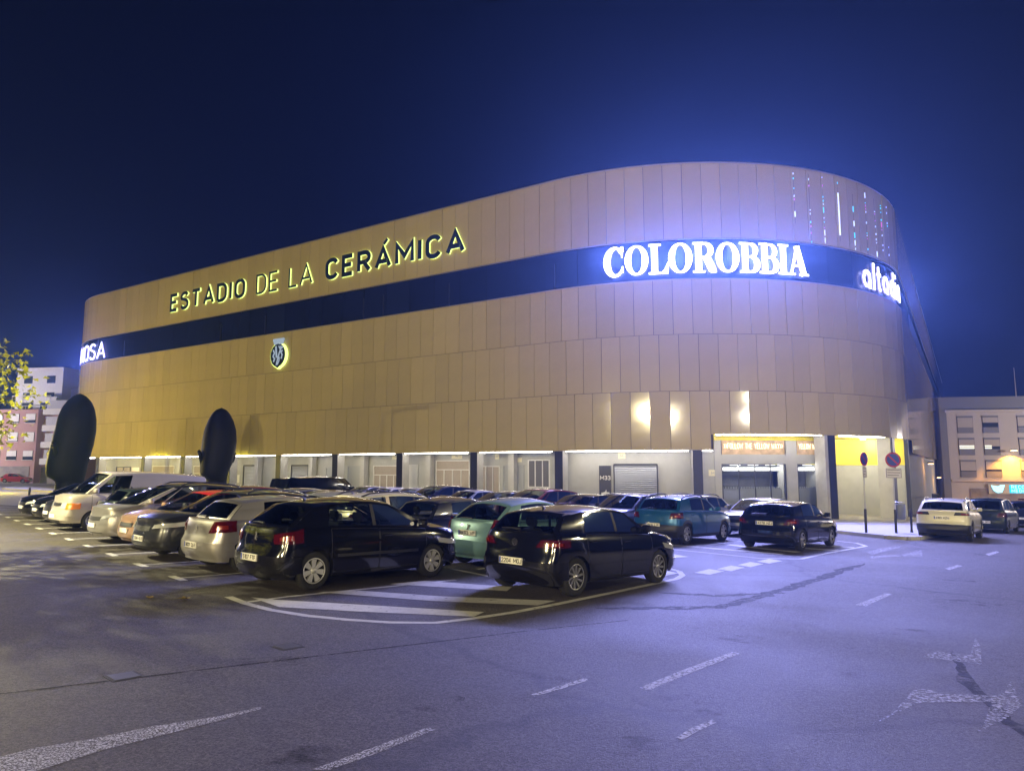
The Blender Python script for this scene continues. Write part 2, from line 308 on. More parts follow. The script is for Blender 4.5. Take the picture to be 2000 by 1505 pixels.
# fallen leaves
M_leafy = mat('dry_leaf', (.34, .24, .06), .6, rnd=.3); M_litter = mat('litter', (.6, .58, .55), .7)
LN = ['curled yellow plane leaf lying near the first parking tick', 'small brown leaf lying left of the curled yellow leaf', 'pale scrap lying at the nose of the black hatchback', 'small leaf lying beside the black hatchback', 'small dry leaf on the island stripe', 'small pale leaf behind the parking ticks', 'leaf scrap near the island apex', 'small leaf under the teal car']
for i, (x, y) in enumerate(LEAVES[:3]):
    b = MB(); n = 9; pts = []
    for k in range(n):
        a = 2*math.pi*k/n; rr = (.11 if k % 2 else .055)*(1.0, .7, .6)[i]; pts.append((rr*math.cos(a), rr*math.sin(a), .012+.03*math.sin(a*2+i)**2))
    b.add(pts+[(0, 0, .008)], [(k, (k+1) % n, n) for k in range(n)])
    tag(b.build('fallen_leaf', M_litter if i == 2 else M_leafy, None, onground(x, y, i)), LN[i], 'leaf', 'leaves fallen on the asphalt')

# ================================================================== lettering drawn as strokes (x right, z up, cap height 1)
def arc(cx, cy, rx, ry, a0, a1, n=10): return [(cx+rx*math.cos(R(a0+(a1-a0)*i/n)), cy+ry*math.sin(R(a0+(a1-a0)*i/n))) for i in range(n+1)]
def stadium_o(w, n=6):   # closed rounded O
    r = w/2
    return arc(r, 1-r, r, r, 180, 0, 2*n)+arc(r, r, r, r, 0, -180, 2*n)
FONT = {
 'A': (.72, [[(.0, 0), (.36, 1), (.72, 0)], [(.14, .3), (.58, .3)]]),
 'B': (.6, [[(0, 0), (0, 1), (.34, 1)]+arc(.34, .76, .24, .24, 90, -90)+[(.02, .52)], [(.34, .52)]+arc(.34, .26, .26, .26, 90, -90)+[(0, 0)]]),
 'C': (.6, [arc(.3, .7, .3, .3, 20, 180)+arc(.3, .3, .3, .3, 180, 340)]),
 'D': (.62, [[(0, 0), (0, 1), (.28, 1)]+arc(.28, .66, .34, .34, 90, 0)+arc(.28, .34, .34, .34, 0, -90)+[(0, 0)]]),
 'E': (.52, [[(.52, 1), (0, 1), (0, 0), (.52, 0)], [(0, .52), (.46, .52)]]),
 'F': (.5, [[(.5, 1), (0, 1), (0, 0)], [(0, .52), (.44, .52)]]),
 'G': (.6, [arc(.3, .7, .3, .3, 20, 180)+arc(.3, .3, .3, .3, 180, 360)+[(.6, .48), (.34, .48)]]),
 'H': (.6, [[(0, 0), (0, 1)], [(.6, 0), (.6, 1)], [(0, .52), (.6, .52)]]),
 'I': (.0, [[(0, 0), (0, 1)]]),
 'J': (.4, [[(.4, 1), (.4, .25)]+arc(.2, .25, .2, .25, 0, -170)]),
 'K': (.6, [[(0, 0), (0, 1)], [(.58, 1), (.02, .42)], [(.2, .6), (.6, 0)]]),
 'L': (.48, [[(0, 1), (0, 0), (.48, 0)]]),
 'M': (.8, [[(0, 0), (0, 1), (.4, .35), (.8, 1), (.8, 0)]]),
 'N': (.62, [[(0, 0), (0, 1), (.62, 0), (.62, 1)]]),
 'O': (.62, [arc(.31, .69, .31, .31, 90, 180)+arc(.31, .31, .31, .31, 180, 360)+arc(.31, .69, .31, .31, 0, 90)]),
 'P': (.58, [[(0, 0), (0, 1), (.3, 1)]+arc(.3, .74, .27, .26, 90, -90)+[(0, .48)]]),
 'R': (.6, [[(0, 0), (0, 1), (.32, 1)]+arc(.32, .74, .26, .26, 90, -90)+[(0, .48)], [(.28, .48), (.6, 0)]]),
 'S': (.56, [arc(.28, .74, .27, .26, 25, 200)+arc(.28, .27, .28, .27, 75, -155)]),
 'T': (.62, [[(0, 1), (.62, 1)], [(.31, 1), (.31, 0)]]),
 'U': (.6, [[(0, 1), (0, .3)]+arc(.3, .3, .3, .3, 180, 360)+[(.6, 1)]]),
 'V': (.68, [[(0, 1), (.34, 0), (.68, 1)]]),
 'W': (.95, [[(0, 1), (.24, 0), (.475, .8), (.71, 0), (.95, 1)]]),
 'Y': (.66, [[(0, 1), (.33, .45), (.66, 1)], [(.33, .45), (.33, 0)]]),
 'X': (.62, [[(0, 0), (.62, 1)], [(0, 1), (.62, 0)]]), 'Q': (.62, [arc(.31, .69, .31, .31, 90, 180)+arc(.31, .31, .31, .31, 180, 360)+arc(.31, .69, .31, .31, 0, 90), [(.4, .2), (.64, 0)]]),
 'Z': (.56, [[(0, 1), (.56, 1), (0, 0), (.56, 0)]]),
 '-': (.3, [[(0, .45), (.3, .45)]]), '>': (.3, [[(0, .9), (.3, .5), (0, .1)]]), '<': (.3, [[(.3, .9), (0, .5), (.3, .1)]]),
 "'": (.2, [[(0, 0), (.2, .22)]]), '/': (.4, [[(0, 0), (.4, 1)]]),
 '0': (.54, [arc(.27, .73, .27, .27, 90, 180)+arc(.27, .27, .27, .27, 180, 360)+arc(.27, .73, .27, .27, 0, 90)]),
 '1': (.25, [[(0, .8), (.25, 1), (.25, 0)]]),
 '2': (.54, [arc(.27, .73, .27, .27, 165, -35)+[(0, 0), (.54, 0)]]),
 '3': (.54, [arc(.26, .75, .25, .25, 150, -80)+arc(.26, .26, .28, .26, 85, -150)]),
 '4': (.58, [[(.42, 0), (.42, 1), (0, .28), (.58, .28)]]),
 '5': (.54, [[(.5, 1), (.06, 1), (.03, .55)]+arc(.25, .3, .28, .3, 110, -150)]),
 '6': (.54, [[(.4, 1), (.06, .45)]+arc(.27, .28, .27, .28, 160, -200)]),
 '7': (.52, [[(0, 1), (.52, 1), (.16, 0)]]),
 '8': (.54, [arc(.27, .75, .23, .24, -90, 270), arc(.27, .26, .27, .26, 90, 450)]),
 '9': (.54, [arc(.27, .72, .27, .28, -20, 340)+[(.48, .55), (.14, 0)]]),
}
def text_width(t, h, gap, space=.5):
    return sum((FONT[c][0] if c != ' ' else space)*h+gap for c in t)-gap
def text_mb(t, h, w, gap, d, mf=0, ms=0, M=None, b=None, space=.5):
    """whole line into one mesh, left end at x=0"""
    b = b or MB(); x = 0; k = 0
    for c in t:
        if c == ' ': x += space*h+gap; continue
        wd_, st = FONT[c]
        for s in st:
            b.ribbon([(x+p[0]*h, w/2+p[1]*(h-w)) for p in s], w, d, mf, ms, M, z=-.0006*(k % 5)); k += 1
        x += wd_*h+gap
    return b
def glyph_mb(c, h, w, d, wide=1.0):
    b = MB(); wd_, st = FONT[c]
    for k, s in enumerate(st): b.ribbon([(p[0]*h*wide, w/2+p[1]*(h-w)) for p in s], w, d, 0, 1, z=-.004*k)
    return b, wd_*h*wide
# heavy serif capitals: strokes with a width at every point
def serif(c):
    th, tn = .20, .055; sh = .065; b = []
    def sl(x0, x1, z): b.append(([(x0, z), (x1, z)], sh))
    if c == 'O':
        P = arc(.43, .5, .30, .465, 90, 450, 28)[:-1]; b.append((P, [tn+(th-tn)*abs(math.cos(R(90+360*i/28)))**1.3 for i in range(28)], True)); return .86, b
    if c == 'C':
        P = arc(.43, .5, .30, .465, 48, 312, 22); b.append((P, [tn+.03+(th-tn)*max(0, -math.cos(R(48+264*i/22)))**1.1 for i in range(23)]))
        b.append(([(.665, .99), (.665, .62)], [.10, .03])); b.append(([(.655, .13), (.69, .34)], [.12, .03])); b.append(([(.60, .90), (.67, .80)], .16)); b.append(([(.55, .06), (.68, .2)], .08)); return .76, b
    if c == 'I': b.append(([(.2, .0), (.2, 1)], th)); sl(0, .4, sh/2); sl(0, .4, 1-sh/2); return .40, b
    if c == 'L':
        b.append(([(.2, 0), (.2, 1)], th)); sl(0, .42, 1-sh/2); sl(0, .66, sh/2); b.append(([(.45, .04), (.60, .10), (.665, .38)], [.04, .14, .03])); return .67, b
    if c == 'R':
        b.append(([(.2, 0), (.2, 1)], th)); sl(0, .42, sh/2); sl(0, .36, 1-sh/2)
        P = [(.26, .96)]+arc(.40, .735, .215, .225, 90, -90, 12)+[(.26, .51)]; b.append((P, [sh]+[sh+(th-.02-sh)*math.cos(R(90-180*i/12))**1.2 if 0 < i < 12 else sh for i in range(13)]+[sh]))
        b.append(([(.40, .52), (.52, .40), (.66, .10), (.74, .04)], [.14, .24, .25, .14])); sl(.60, .80, sh/2); return .78, b
    if c == 'B':
        b.append(([(.2, 0), (.2, 1)], th)); sl(0, .3, sh/2); sl(0, .3, 1-sh/2)
        P = [(.26, .96)]+arc(.38, .745, .20, .215, 90, -90, 12)+[(.26, .53)]; b.append((P, [sh]+[sh+(th-.04-sh)*math.cos(R(90-180*i/12))**1.2 if 0 < i < 12 else sh for i in range(13)]+[sh]))
        P = [(.26, .53)]+arc(.40, .285, .225, .245, 90, -90, 12)+[(.26, .04)]; b.append((P, [sh]+[sh+(th-sh)*math.cos(R(90-180*i/12))**1.2 if 0 < i < 12 else sh for i in range(13)]+[sh])); return .73, b
    if c == 'A':
        b.append(([(.13, .0), (.40, .98)], .085)); b.append(([(.38, .98), (.66, 0)], .21)); b.append(([(.2, .32), (.58, .32)], .07)); sl(0, .3, sh/2); sl(.46, .84, sh/2); return .84, b
def lower(c):
    """round lower-case sans, x height .68"""
    w = .125; b = []
    if c == 'a': b.append((arc(.27, .34, .2, .25, 20, 340, 18), w)); b.append(([(.47, 0), (.47, .46)]+arc(.27, .46, .2, .15, 0, 150, 8), w)); return .58, b
    if c == 'l': b.append(([(.08, 0), (.08, 1.0)], w)); return .19, b
    if c == 't': b.append(([(.14, .92), (.14, .2)]+arc(.26, .19, .12, .12, 180, 280, 5), w)); b.append(([(0, .62), (.32, .62)], .12)); return .34, b
    if c == 'd': b.append((arc(.27, .34, .2, .26, 0, 360, 20)[:-1], w, True)); b.append(([(.47, 0), (.47, 1.0)], w)); return .58, b
    if c == 'i': b.append(([(.08, 0), (.08, .66)], w)); b.append(([(.08, .80), (.08, .97)], w)); return .19, b
def strokes_mb(st, h, d, xs=1.0):
    b = MB()
    for k, s in enumerate(st):
        w = s[1]; w = [x*h for x in w] if isinstance(w, list) else w*h
        b.ribbon([(p[0]*h*xs, p[1]*h) for p in s[0]], w, d, 0, 1, closed=len(s) > 2, z=-.003*k)
    return b

def text_objs(t, h, w, gap, d, m, parent, M, name='character', space=.5, squeeze=1.0):
    """one object per character"""
    x = 0
    for c in t:
        if c == ' ': x += (space*h+gap)*squeeze; continue
        wd_, st = FONT[c]; kk = ('ch', c, h, w, d, squeeze, m.name)
        if kk not in MATS:
            b = MB()
            for k, q in enumerate(st): b.ribbon([(p[0]*h*squeeze, w/2+p[1]*(h-w)) for p in q], w, d, z=-.0004*k)
            MATS[kk] = b.mesh(name, m)
        link(name, MATS[kk], parent, M @ Matrix.Translation((x, 0, 0))); x += (wd_*h+gap)*squeeze

# ================================================================== stadium: one plan curve, s runs along it (0 = start of the big round corner)
D1 = Vector((math.cos(R(-32.7)), math.sin(R(-32.7)))); D2 = Vector((-D1.y, D1.x))
RC, RL, SL = 18.0, 14.0, -54.0
PA = Vector((17.52, 33.03))-D1*RC; CC = PA+D2*RC
def path(s, off=0.0):
    """point and outward normal; off > 0 is outward"""
    if s < SL:
        c = PA+D1*SL+D2*RL; a = (SL-s)/RL
        if a < math.pi/2:
            n = -D2*math.cos(a)-D1*math.sin(a); return c+n*(RL+off), n
        return c-D1*(RL+off)+D2*((SL-s)-RL*math.pi/2), -D1
    if s < 0: return PA+D1*s-D2*off, -D2
    if s < RC*math.pi/2:
        a = s/RC; n = -D2*math.cos(a)+D1*math.sin(a); return CC+n*(RC+off), n
    return CC+D1*(RC+off)+D2*(s-RC*math.pi/2), D1.copy()
def wallM(s, z, off=0.0):
    """frame on the wall: local x to the right along it, local -y outward, z up"""
    p, n = path(s, off); x = Vector((-n.y, n.x, 0)); y = Vector((-n.x, -n.y, 0))
    return Matrix(((x.x, y.x, 0, p.x), (x.y, y.y, 0, p.y), (0, 0, 1, z), (0, 0, 0, 1)))
def W3(s, z, off=0.0):
    p, n = path(s, off); return (p.x, p.y, z)
def frange(a, b, st):
    n = max(1, int(round(abs(b-a)/st))); return [a+(b-a)*i/n for i in range(n+1)]
ZT, ZB1, ZB0, Z2, Z3, ZLO, ZHI = 19.86, 15.2, 12.75, 9.5, 6.2, 2.83, 3.70
SA, SB, SSTEP = -75.0, 150.0, 9.62       # ends of the visible shell, s where the soffit steps up
stadium = empty('stadium', Matrix.Translation((CC.x, CC.y, gz(CC.x, CC.y))), 'rounded stadium clad in gold ceramic panels with a dark glass band', 'stadium')
SI = stadium.matrix_world.inverted() if False else Matrix.Translation(-Vector((CC.x, CC.y, gz(CC.x, CC.y))))
def sput(o): o.parent = stadium; o.matrix_basis = SI @ o.matrix_basis; return o
def strip(b, s0, s1, z0, z1, off, m=0, st=1.2, flip=False):
    return b.grid(lambda s, z: W3(s, z, off), frange(s0, s1, st), [z0, z1], m, True, None, flip)
def shelf(b, s0, s1, o0, o1, z, m=0, st=1.2):
    return b.grid(lambda s, o: W3(s, z, o), frange(s0, s1, st), [o0, o1], m, False)
# shell behind the panels, parapet and roof
b = MB(); strip(b, SA, SB, ZB1+.02, ZT-.05, -.09); strip(b, SA, SB, Z3-.4, ZB0-.02, -.09); strip(b, SA, SSTEP, ZLO+.02, Z3-.4, -.09); strip(b, SSTEP, SB, ZHI+.02, Z3-.4, -.09)
sput(b.build('shell', M_back))
b = MB(); strip(b, SA, SB, ZT-.06, ZT+.04, .02); shelf(b, SA, SB, .02, -.35, ZT+.04); sput(b.build('parapet_cap', M_trim))
b = MB(); b.add([W3(s, ZT-.3, -.3) for s in frange(SA, SB, 3)], [tuple(range(len(frange(SA, SB, 3))))]); sput(b.build('roof', M_back))
b = MB()
for z in (ZB1-.06, ZB0): strip(b, SA, SB, z, z+.06, .015)
shelf(b, SA, SB, .015, -.3, ZB0+.06); sput(b.build('band_edge', M_trim))
# cladding panels: every one that can be told apart is its own piece, the far ends are one part
PW, GAP = 1.12, .023
def panel_mesh(z0, z1):
    h = z1-z0-GAP; w = PW-GAP; c = .006
    b = MB(); b.box((-w/2, -.05, 0), (w/2, 0, h)); return b.mesh('panel', M_panel)
rows = [(ZB1, ZT-.06, 0.0), (Z2, ZB0, .37), (Z3, Z2, .62), (ZLO, Z3, .1)]
meshes = [panel_mesh(a, b_) for a, b_, _ in rows]; mhi = panel_mesh(ZHI, Z3)
tail = MB(); count = 0
for (z0, z1, sh), me in zip(rows, meshes):
    s = -58.4+sh*PW; k = 0
    while s < 46:
        low = z0 == ZLO; mm = me; zz = z0
        if low and s > SSTEP-.02 and s < 31: mm = mhi; zz = ZHI
        if k < 75 and s < 27.2:
            o = link('panel', mm, None, wallM(s, zz+GAP/2, .0)); tilt = random.gauss(0, .0022), random.gauss(0, .0022)
            o.matrix_basis = o.matrix_basis @ Matrix.Rotation(tilt[0], 4, 'X') @ Matrix.Rotation(tilt[1], 4, 'Z'); sput(o); count += 1; k += 1
        else:
            h = z1-zz-GAP; tail.box((-PW/2+GAP/2, -.05, 0), (PW/2-GAP/2, 0, h), 0, wallM(s, zz+GAP/2, 0))
        s += PW
    s = -58.4+sh*PW-PW
    while s > -72:
        tail.box((-PW/2+GAP/2, -.05, 0), (PW/2-GAP/2, 0, z1-z0-GAP), 0, wallM(s, z0+GAP/2, 0)); s -= PW
strip(tail, 46.5, SB, ZB1, ZT-.06, .0); strip(tail, 46.5, SB, ZLO, ZB0, .0)
o = sput(tail.build('far_panels', M_panel)); o['kind'] = 'stuff'
# dark glass band
bw = 2.24; me = MB().box((-bw/2+.012, -.03, 0), (bw/2-.012, 0, ZB1-ZB0-.10)).mesh('band_pane', M_band)
s = -62.0
while s < 40: sput(link('band_pane', me, None, wallM(s, ZB0+.05, -.16))); s += bw
b = MB(); strip(b, SA, SB, ZB0, ZB1, -.24); sput(b.build('band_backing', M_mull))
for s in (-49.0, -33.4, -27.4, -16.1, -14.1, -8.0, .3):
    sput(MB().box((-.03, -.10, 0), (.03, 0, 1.5)).build('reflection_fin', M_mull, None, wallM(s, ZB0+.2, -.16)))  # fins stand in for streaks of reflected light on the band
# soffits
b = MB(); shelf(b, SA, SSTEP, .0, -2.4, ZLO); strip(b, SA, SSTEP, ZLO-.0, ZLO+.05, .01); sput(b.build('soffit', M_soffit))
b = MB(); shelf(b, SSTEP, 30.5, .0, -9.0, ZHI+.12); strip(b, SSTEP, 30.5, ZHI+.0, ZHI+.3, -.10)
b.add([W3(SSTEP, ZLO, .0), W3(SSTEP, ZLO, -2.4), W3(SSTEP, ZHI+.12, -2.4), W3(SSTEP, ZHI+.12, 0)], [(0, 1, 2, 3)])
o = sput(b.build('soffit', M_yellow)); o['label'] = 'raised yellow soffit over the corner entrance'
# columns with dark cladding on the street face
for i, s in enumerate((8.7, .5, -5.8, -12.2, -18.6, -25.0, -31.4, -37.9, -44.3, -52.5)):
    p, n = path(s); zb = gz(p.x, p.y)+.1
    c = sput(MB().box((-.26, .05, zb), (.26, .75, ZLO-.002)).build('column', M_conc, None, wallM(s, 0, 0)))
    d = link('cladding', MB().box((-.265, .012, zb), (.265, .048, ZLO-.004)).mesh('cladding', M_clad), c)
for s, w in ((17.0, .62), (23.5, .5)):
    p, n = path(s); zb = gz(p.x, p.y)+.1
    c = sput(MB().box((-w/2-.1, .08, zb), (w/2, .9, ZHI+.11)).build('column', M_conc, None, wallM(s, 0, 0)))
    d = link('cladding', MB().box((-w/2+.12, .03, zb), (w/2+.02, .078, ZHI+.1)).mesh('cladding', M_clad), c)
for s, off, w in ((14.9, -1.6, .7), (19.6, -3.0, .6), (21.0, -3.4, .55)):
    p, n = path(s, off); sput(MB().box((-w/2, -.3, gz(p.x, p.y)+.1), (w/2, .3, ZHI+.11)).build('column', M_conc, None, wallM(s, 0, off)))
sput(MB().box((-.2, .0, -2.0), (.05, .25, ZHI+.1)).build('cladding', M_clad, None, wallM(27.35, 0, -.02)))
b = MB(); strip(b, SSTEP+.3, 17.4, 3.42, ZHI+.11, -1.085, st=.6); sput(b.build('yellow_fascia', M_yellow))
# inner columns of the arcade
for s in (-3.9, -10.9, -17.3, -23.0, -29.7, -34.6, -41.0):
    p, n = path(s); sput(MB().box((-.22, 1.55, gz(p.x, p.y)+.1), (.22, 2.0, ZLO-.002)).build('inner_column', M_conc, None, wallM(s, 0, 0)))
# street-level walls
WO = -2.25
b = MB(); strip(b, SA, .3, -2.2, ZLO+.1, WO); sput(b.build('ground_floor_wall', M_plaster))
b = MB(); strip(b, .3, SSTEP+.3, -2.4, ZLO+.1, -1.15, st=.6); b.add([W3(.3, -2.4, -1.15), W3(.3, -2.4, WO), W3(.3, ZLO, WO), W3(.3, ZLO, -1.15)], [(3, 2, 1, 0)]); sput(b.build('ground_floor_wall', M_plaster))
b = MB(); strip(b, SSTEP+.3, 10.35, -2.4, ZHI+.1, -1.10); strip(b, 10.35, 14.8, 2.05, 2.60, -1.10, st=.6); strip(b, 14.6, 15.4, -2.4, ZHI+.1, -1.10); strip(b, 15.4, 17.4, 2.05, 2.6, -1.10, st=.6)
strip(b, 10.35, 14.8, -2.4, -.9, -1.10, st=.6); strip(b, 15.4, 17.4, -2.4, -.7, -1.10, st=.6)
strip(b, 17.4, 27.4, -2.6, 2.0, -6.5); b.add([W3(27.3, -2.6, -.3), W3(27.3, -2.6, -6.5), W3(27.3, 2.0, -6.5), W3(27.3, 2.0, -.3)], [(0, 3, 2, 1)]); strip(b, 27.3, SB, -4.0, ZHI+.1, -.3); sput(b.build('ground_floor_wall', M_plaster))
b = MB(); strip(b, 17.4, 27.4, 2.0, ZHI+.1, -6.5); b.add([W3(17.4, 2.0, -1.1), W3(17.4, 2.0, -6.5), W3(17.4, ZHI+.1, -6.5), W3(17.4, ZHI+.1, -1.1)], [(0, 1, 2, 3)]); b.add([W3(27.25, 2.0, -.2), W3(27.25, 2.0, -6.5), W3(27.25, ZHI+.1, -6.5), W3(27.25, ZHI+.1, -.2)], [(0, 3, 2, 1)]); sput(b.build('yellow_lining', M_yellow))
b = MB(); b.add([W3(17.4, -2.4, -1.1), W3(17.4, -2.4, -6.5), W3(17.4, 2.0, -6.5), W3(17.4, 2.0, -1.1)], [(0, 1, 2, 3)]); sput(b.build('side_wall', M_plaster))
# lit strips along the edge of the soffits: they light the arcade
def led(s0, s1, z, off):
    b = MB()
    for a, c in zip(frange(s0, s1, .8)[:-1], frange(s0, s1, .8)[1:]):
        p = [W3(a, z, off), W3(c, z, off), W3(c, z, off-.07), W3(a, z, off-.07)]; q = [(x, y, zz-.05) for x, y, zz in p]
        b.add(p+q, [(0, 1, 2, 3), (4, 7, 6, 5), (0, 4, 5, 1), (1, 5, 6, 2), (2, 6, 7, 3), (3, 7, 4, 0)])
    sput(b.build('led_strip', M_led))
cs = (8.7, .5, -5.8, -12.2, -18.6, -25.0, -31.4, -37.9, -44.3, -52.5)
for a, c in zip(cs[1:], cs[:-1]): led(a+.5, c-.5, ZLO-.01, -.03)
led(-57.5, -53.2, ZLO-.01, -.03); led(9.0, 9.55, ZLO-.01, -.03)
led(9.75, 16.3, ZHI+.02, .01); led(17.7, 22.2, ZHI+.02, .01)
# doors, shutters and shop windows
def framed(name, s0, s1, z0, z1, off, bars, fill, fr=M_white, w=.07, transom=None):
    b = MB(); W_ = s1-s0; H_ = z1-z0
    for a, c in ((0, w), (W_-w, W_)): b.box((a, -.07, 0), (c, .03, H_))
    for a, c in ((0, w), (H_-w, H_)): b.box((w, -.07, a), (W_-w, .03, c))
    if transom: b.box((w, -.068, transom), (W_-w, .03, transom+w))
    for i in range(1, bars): x = W_*i/bars; b.box((x-w*.4, -.066, w), (x+w*.4, .03, transom or H_-w))
    o = sput(b.build(name, fr, None, wallM(s0, z0, off)))
    link('infill', MB().box((w*.5, -.012, w*.5), (W_-w*.5, .02, H_-w*.5)).mesh('infill', fill), o); return o
def shutter(s0, s1, z0, z1, off, m=M_steel):
    b = MB(); n = int((z1-z0)/.12); W_ = s1-s0
    for i in range(n):
        z = i*(z1-z0)/n; h = (z1-z0)/n; b.add([(0, -.03, z), (W_, -.03, z), (W_, -.055, z+h*.5), (0, -.055, z+h*.5), (W_, -.03, z+h*.97), (0, -.03, z+h*.97)], [(0, 1, 2, 3), (3, 2, 4, 5)])
    b.box((-.06, -.09, 0), (0, .0, z1-z0+.1), 1); b.box((W_, -.09, 0), (W_+.06, 0, z1-z0+.1), 1); b.box((0, -.09, z1-z0), (W_, 0, z1-z0+.12), 1)
    return sput(b.build('roller_shutter', [m, M_darkgrey], None, wallM(s0, z0, off)))
zf = -1.0
framed('shop_window', -10.7, -7.7, -.6, 2.35, WO, 4, M_beige, transom=2.25)
framed('shop_window', -6.95, -5.2, -.5, 1.95, WO, 3, M_beige)
framed('shop_window', -3.0, -1.35, .55, 2.35, WO, 3, mat('dim_pane', (.16, .155, .15), .2))
sput(MB().box((0, -.05, 0), (1.7, .0, 1.4)).build('white_panel', M_white, None, wallM(-3.02, -.9, WO)))
framed('door', -4.95, -3.3, -.9, 2.0, WO, 2, M_greydoor, M_greydoor)
framed('shop_window', -16.75, -14.0, -.5, 2.0, WO, 4, M_beige, transom=1.75)
framed('door', -13.35, -12.35, -.9, 2.05, WO, 1, M_white, transom=1.9)
framed('shutter_door', -19.5, -18.0, -.9, 1.95, WO, 1, M_greydoor, M_greydoor)
shutter(-25.95, -24.0, -.9, 1.95, WO); shutter(-32.2, -30.4, -.9, 1.95, WO)
framed('door', -34.4, -33.4, -.9, 1.95, WO, 1, M_greydoor, M_greydoor)
framed('door', -21.9, -20.4, -.9, 1.85, WO, 1, M_greydoor, M_greydoor)
framed('shop_window', -46.4, -42.7, -.5, 2.0, WO, 5, M_beige, transom=1.75)
framed('shop_window', -39.6, -37.6, -.5, 2.0, WO, 2, M_beige, transom=1.75)
M_poster = mat('window_poster', (.30, .25, .16), .5, var=(2.5, .8), emit=(.55, .42, .2), es=.25)
framed('shop_window', -53.0, -50.3, -.4, 1.9, WO, 2, M_poster, M_darkgrey)
framed('door', -50.2, -48.6, -.9, 1.9, WO, 1, mat('lit_glass_door', (.6, .5, .35), .5, emit=(1, .85, .55), es=.5), M_conc)
framed('door', -59.0, -57.2, -.6, 1.9, WO, 1, mat('pink_door', (.5, .38, .33), .6), M_conc)
sput(MB().box((0, -.03, 0), (.42, 0, .9)).build('notice', M_white, None, wallM(-21.0, .1, WO)))
sput(MB().box((0, -.03, 0), (.28, 0, .7)).build('notice', M_white, None, wallM(-33.1, .5, WO)))
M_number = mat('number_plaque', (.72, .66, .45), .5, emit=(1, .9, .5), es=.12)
for s, z, off, w in ((-9.3, 2.45, WO, .9), (-14.9, 2.45, WO, .9), (-4.4, 2.2, WO, .9), (-5.6, 2.4, WO, .3), (4.0, 2.36, -1.15, .42), (9.55, 1.35, -1.15, .46)):
    o = sput(MB().box((0, -.04, 0), (w, 0, .36 if w < .5 else .26)).build('plaque', M_number, None, wallM(s, z, off)))
    text_objs('M', .18, .03, .03, .006, M_conc, o, Matrix.Translation((w/2-.07, -.047, .08)))
# plain bay with roller door and dark pylon
shutter(3.75, 6.25, -1.2, 1.95, -1.15)
o = sput(MB().box((0, -.08, 0), (.72, 0, 3.15)).build('sign_panel', M_clad, None, wallM(2.75, -1.2, -1.15)))
text_objs('M33', .26, .045, .06, .008, M_white, o, Matrix.Translation((.08, -.09, 2.3)))
bb = MB(); bb.poly([(.12, 0), (.62, 0), (.62, .12), (.45, .14), (.43, .30), (.36, .16), (.12, .10)], 0, .008, M=Matrix(((1, 0, 0, 0), (0, 0, -1, -.081), (0, 1, 0, 1.45), (0, 0, 0, 1))))
link('sign_symbol', bb.mesh('sign_symbol', M_white), o)
o = sput(MB().box((0, -.03, 0), (.75, .0, 1.2)).build('vent_grille', M_darkgrey, None, wallM(9.35, -1.2, -1.15)))
for i in range(9): link('slat', MB().box((.03, -.055, .06+i*.125), (.72, -.03, .12+i*.125)).mesh('slat', M_steel if False else M_darkgrey), o)
# corner shop: lit print above, window with half curtain below
M_print = mat('lit_print', (.50, .36, .20), .6, var=(3.2, .55), emit=(1.0, .62, .26), es=.13)
M_plet = emis('print_letter', (1, .9, .55), 2.6); M_wlight = emis('window_light', (1, .97, .9), 5.0)
M_dimin = mat('shop_interior', (.10, .10, .11), .8, var=(1.5, .4))
for s0, s1, txt in ((10.4, 14.55, '>>FOLLOW THE YELLOW WAY>>'), (15.45, 17.3, 'YELLOW WAY')):
    b = MB(); strip(b, s0, s1, 2.6, 3.42, -1.13, st=.5); o = sput(b.build('lit_print', M_print))
    tw = s1-s0-.3; hh = .30; gp = .09; u = tw/text_width(txt, hh, gp, .3); x = 0
    for c in txt:
        if c == ' ': x += (.3*hh+gp)*u; continue
        wd_, st = FONT[c]; bb = MB()
        for k, q in enumerate(st): bb.ribbon([(p[0]*hh*u, .02+p[1]*hh) for p in q], .030, .01, z=-.0007*k)
        sput(bb.build('print_letter', M_plet, None, wallM(s0+.15+x, 2.92, -1.11))); x += (wd_*hh+gp)*u
    b = MB(); strip(b, s0, s1, -.9, 2.05, -2.4, st=.8); shelf(b, s0, s1, -1.2, -2.4, 2.04, st=.8); sput(b.build('shop_back', M_dimin))
    b = MB(); strip(b, s0+.05, s1-.05, -.88, .62, -1.55, st=.16)
    for k, s in enumerate(frange(s0+.1, s1-.1, .17)[:-1]): b.box((0, -.01, 0), (.09, .0, .09), 0, wallM(s, .62, -1.55))
    sput(b.build('curtain', M_curtain))
    b = MB(); strip(b, s0+.05, s1-.05, 1.66, 1.85, -1.62, st=.8); sput(b.build('blind_box', M_wlight))
    nn = 4 if s1-s0 > 3 else 1
    for s in ((s0+.9, (s0+s1)/2, s1-.9) if nn > 1 else ((s0+s1)/2,)):
        o = sput(MB().box((-.3, -.05, -.03), (.3, .05, 0)).build('added_shop_lamp', M_wlight, None, wallM(s, 2.0, -1.35)))
        l = bpy.data.lights.new('added_shop_lamp', 'POINT'); l.energy = 70; l.color = (1, .96, .88); l.shadow_soft_size = .08; link('lamp', l, o, Matrix.Translation((0, 0, -.12)))  # unseen lamps added inside the shop to brighten the curtain
    for i in range(nn):
        a, c = s0+(s1-s0)*i/nn+.02, s0+(s1-s0)*(i+1)/nn-.02
        b = MB(); strip(b, a, c, -.88, 2.03, -1.16, st=.6); sput(b.build('window_pane', M_pane))
    for i in range(nn+1):
        s = s0+(s1-s0)*i/nn; sput(MB().box((-.025, -.03, 0), (.025, .03, 2.95)).build('window_post', M_darkgrey, None, wallM(s, -.9, -1.16)))
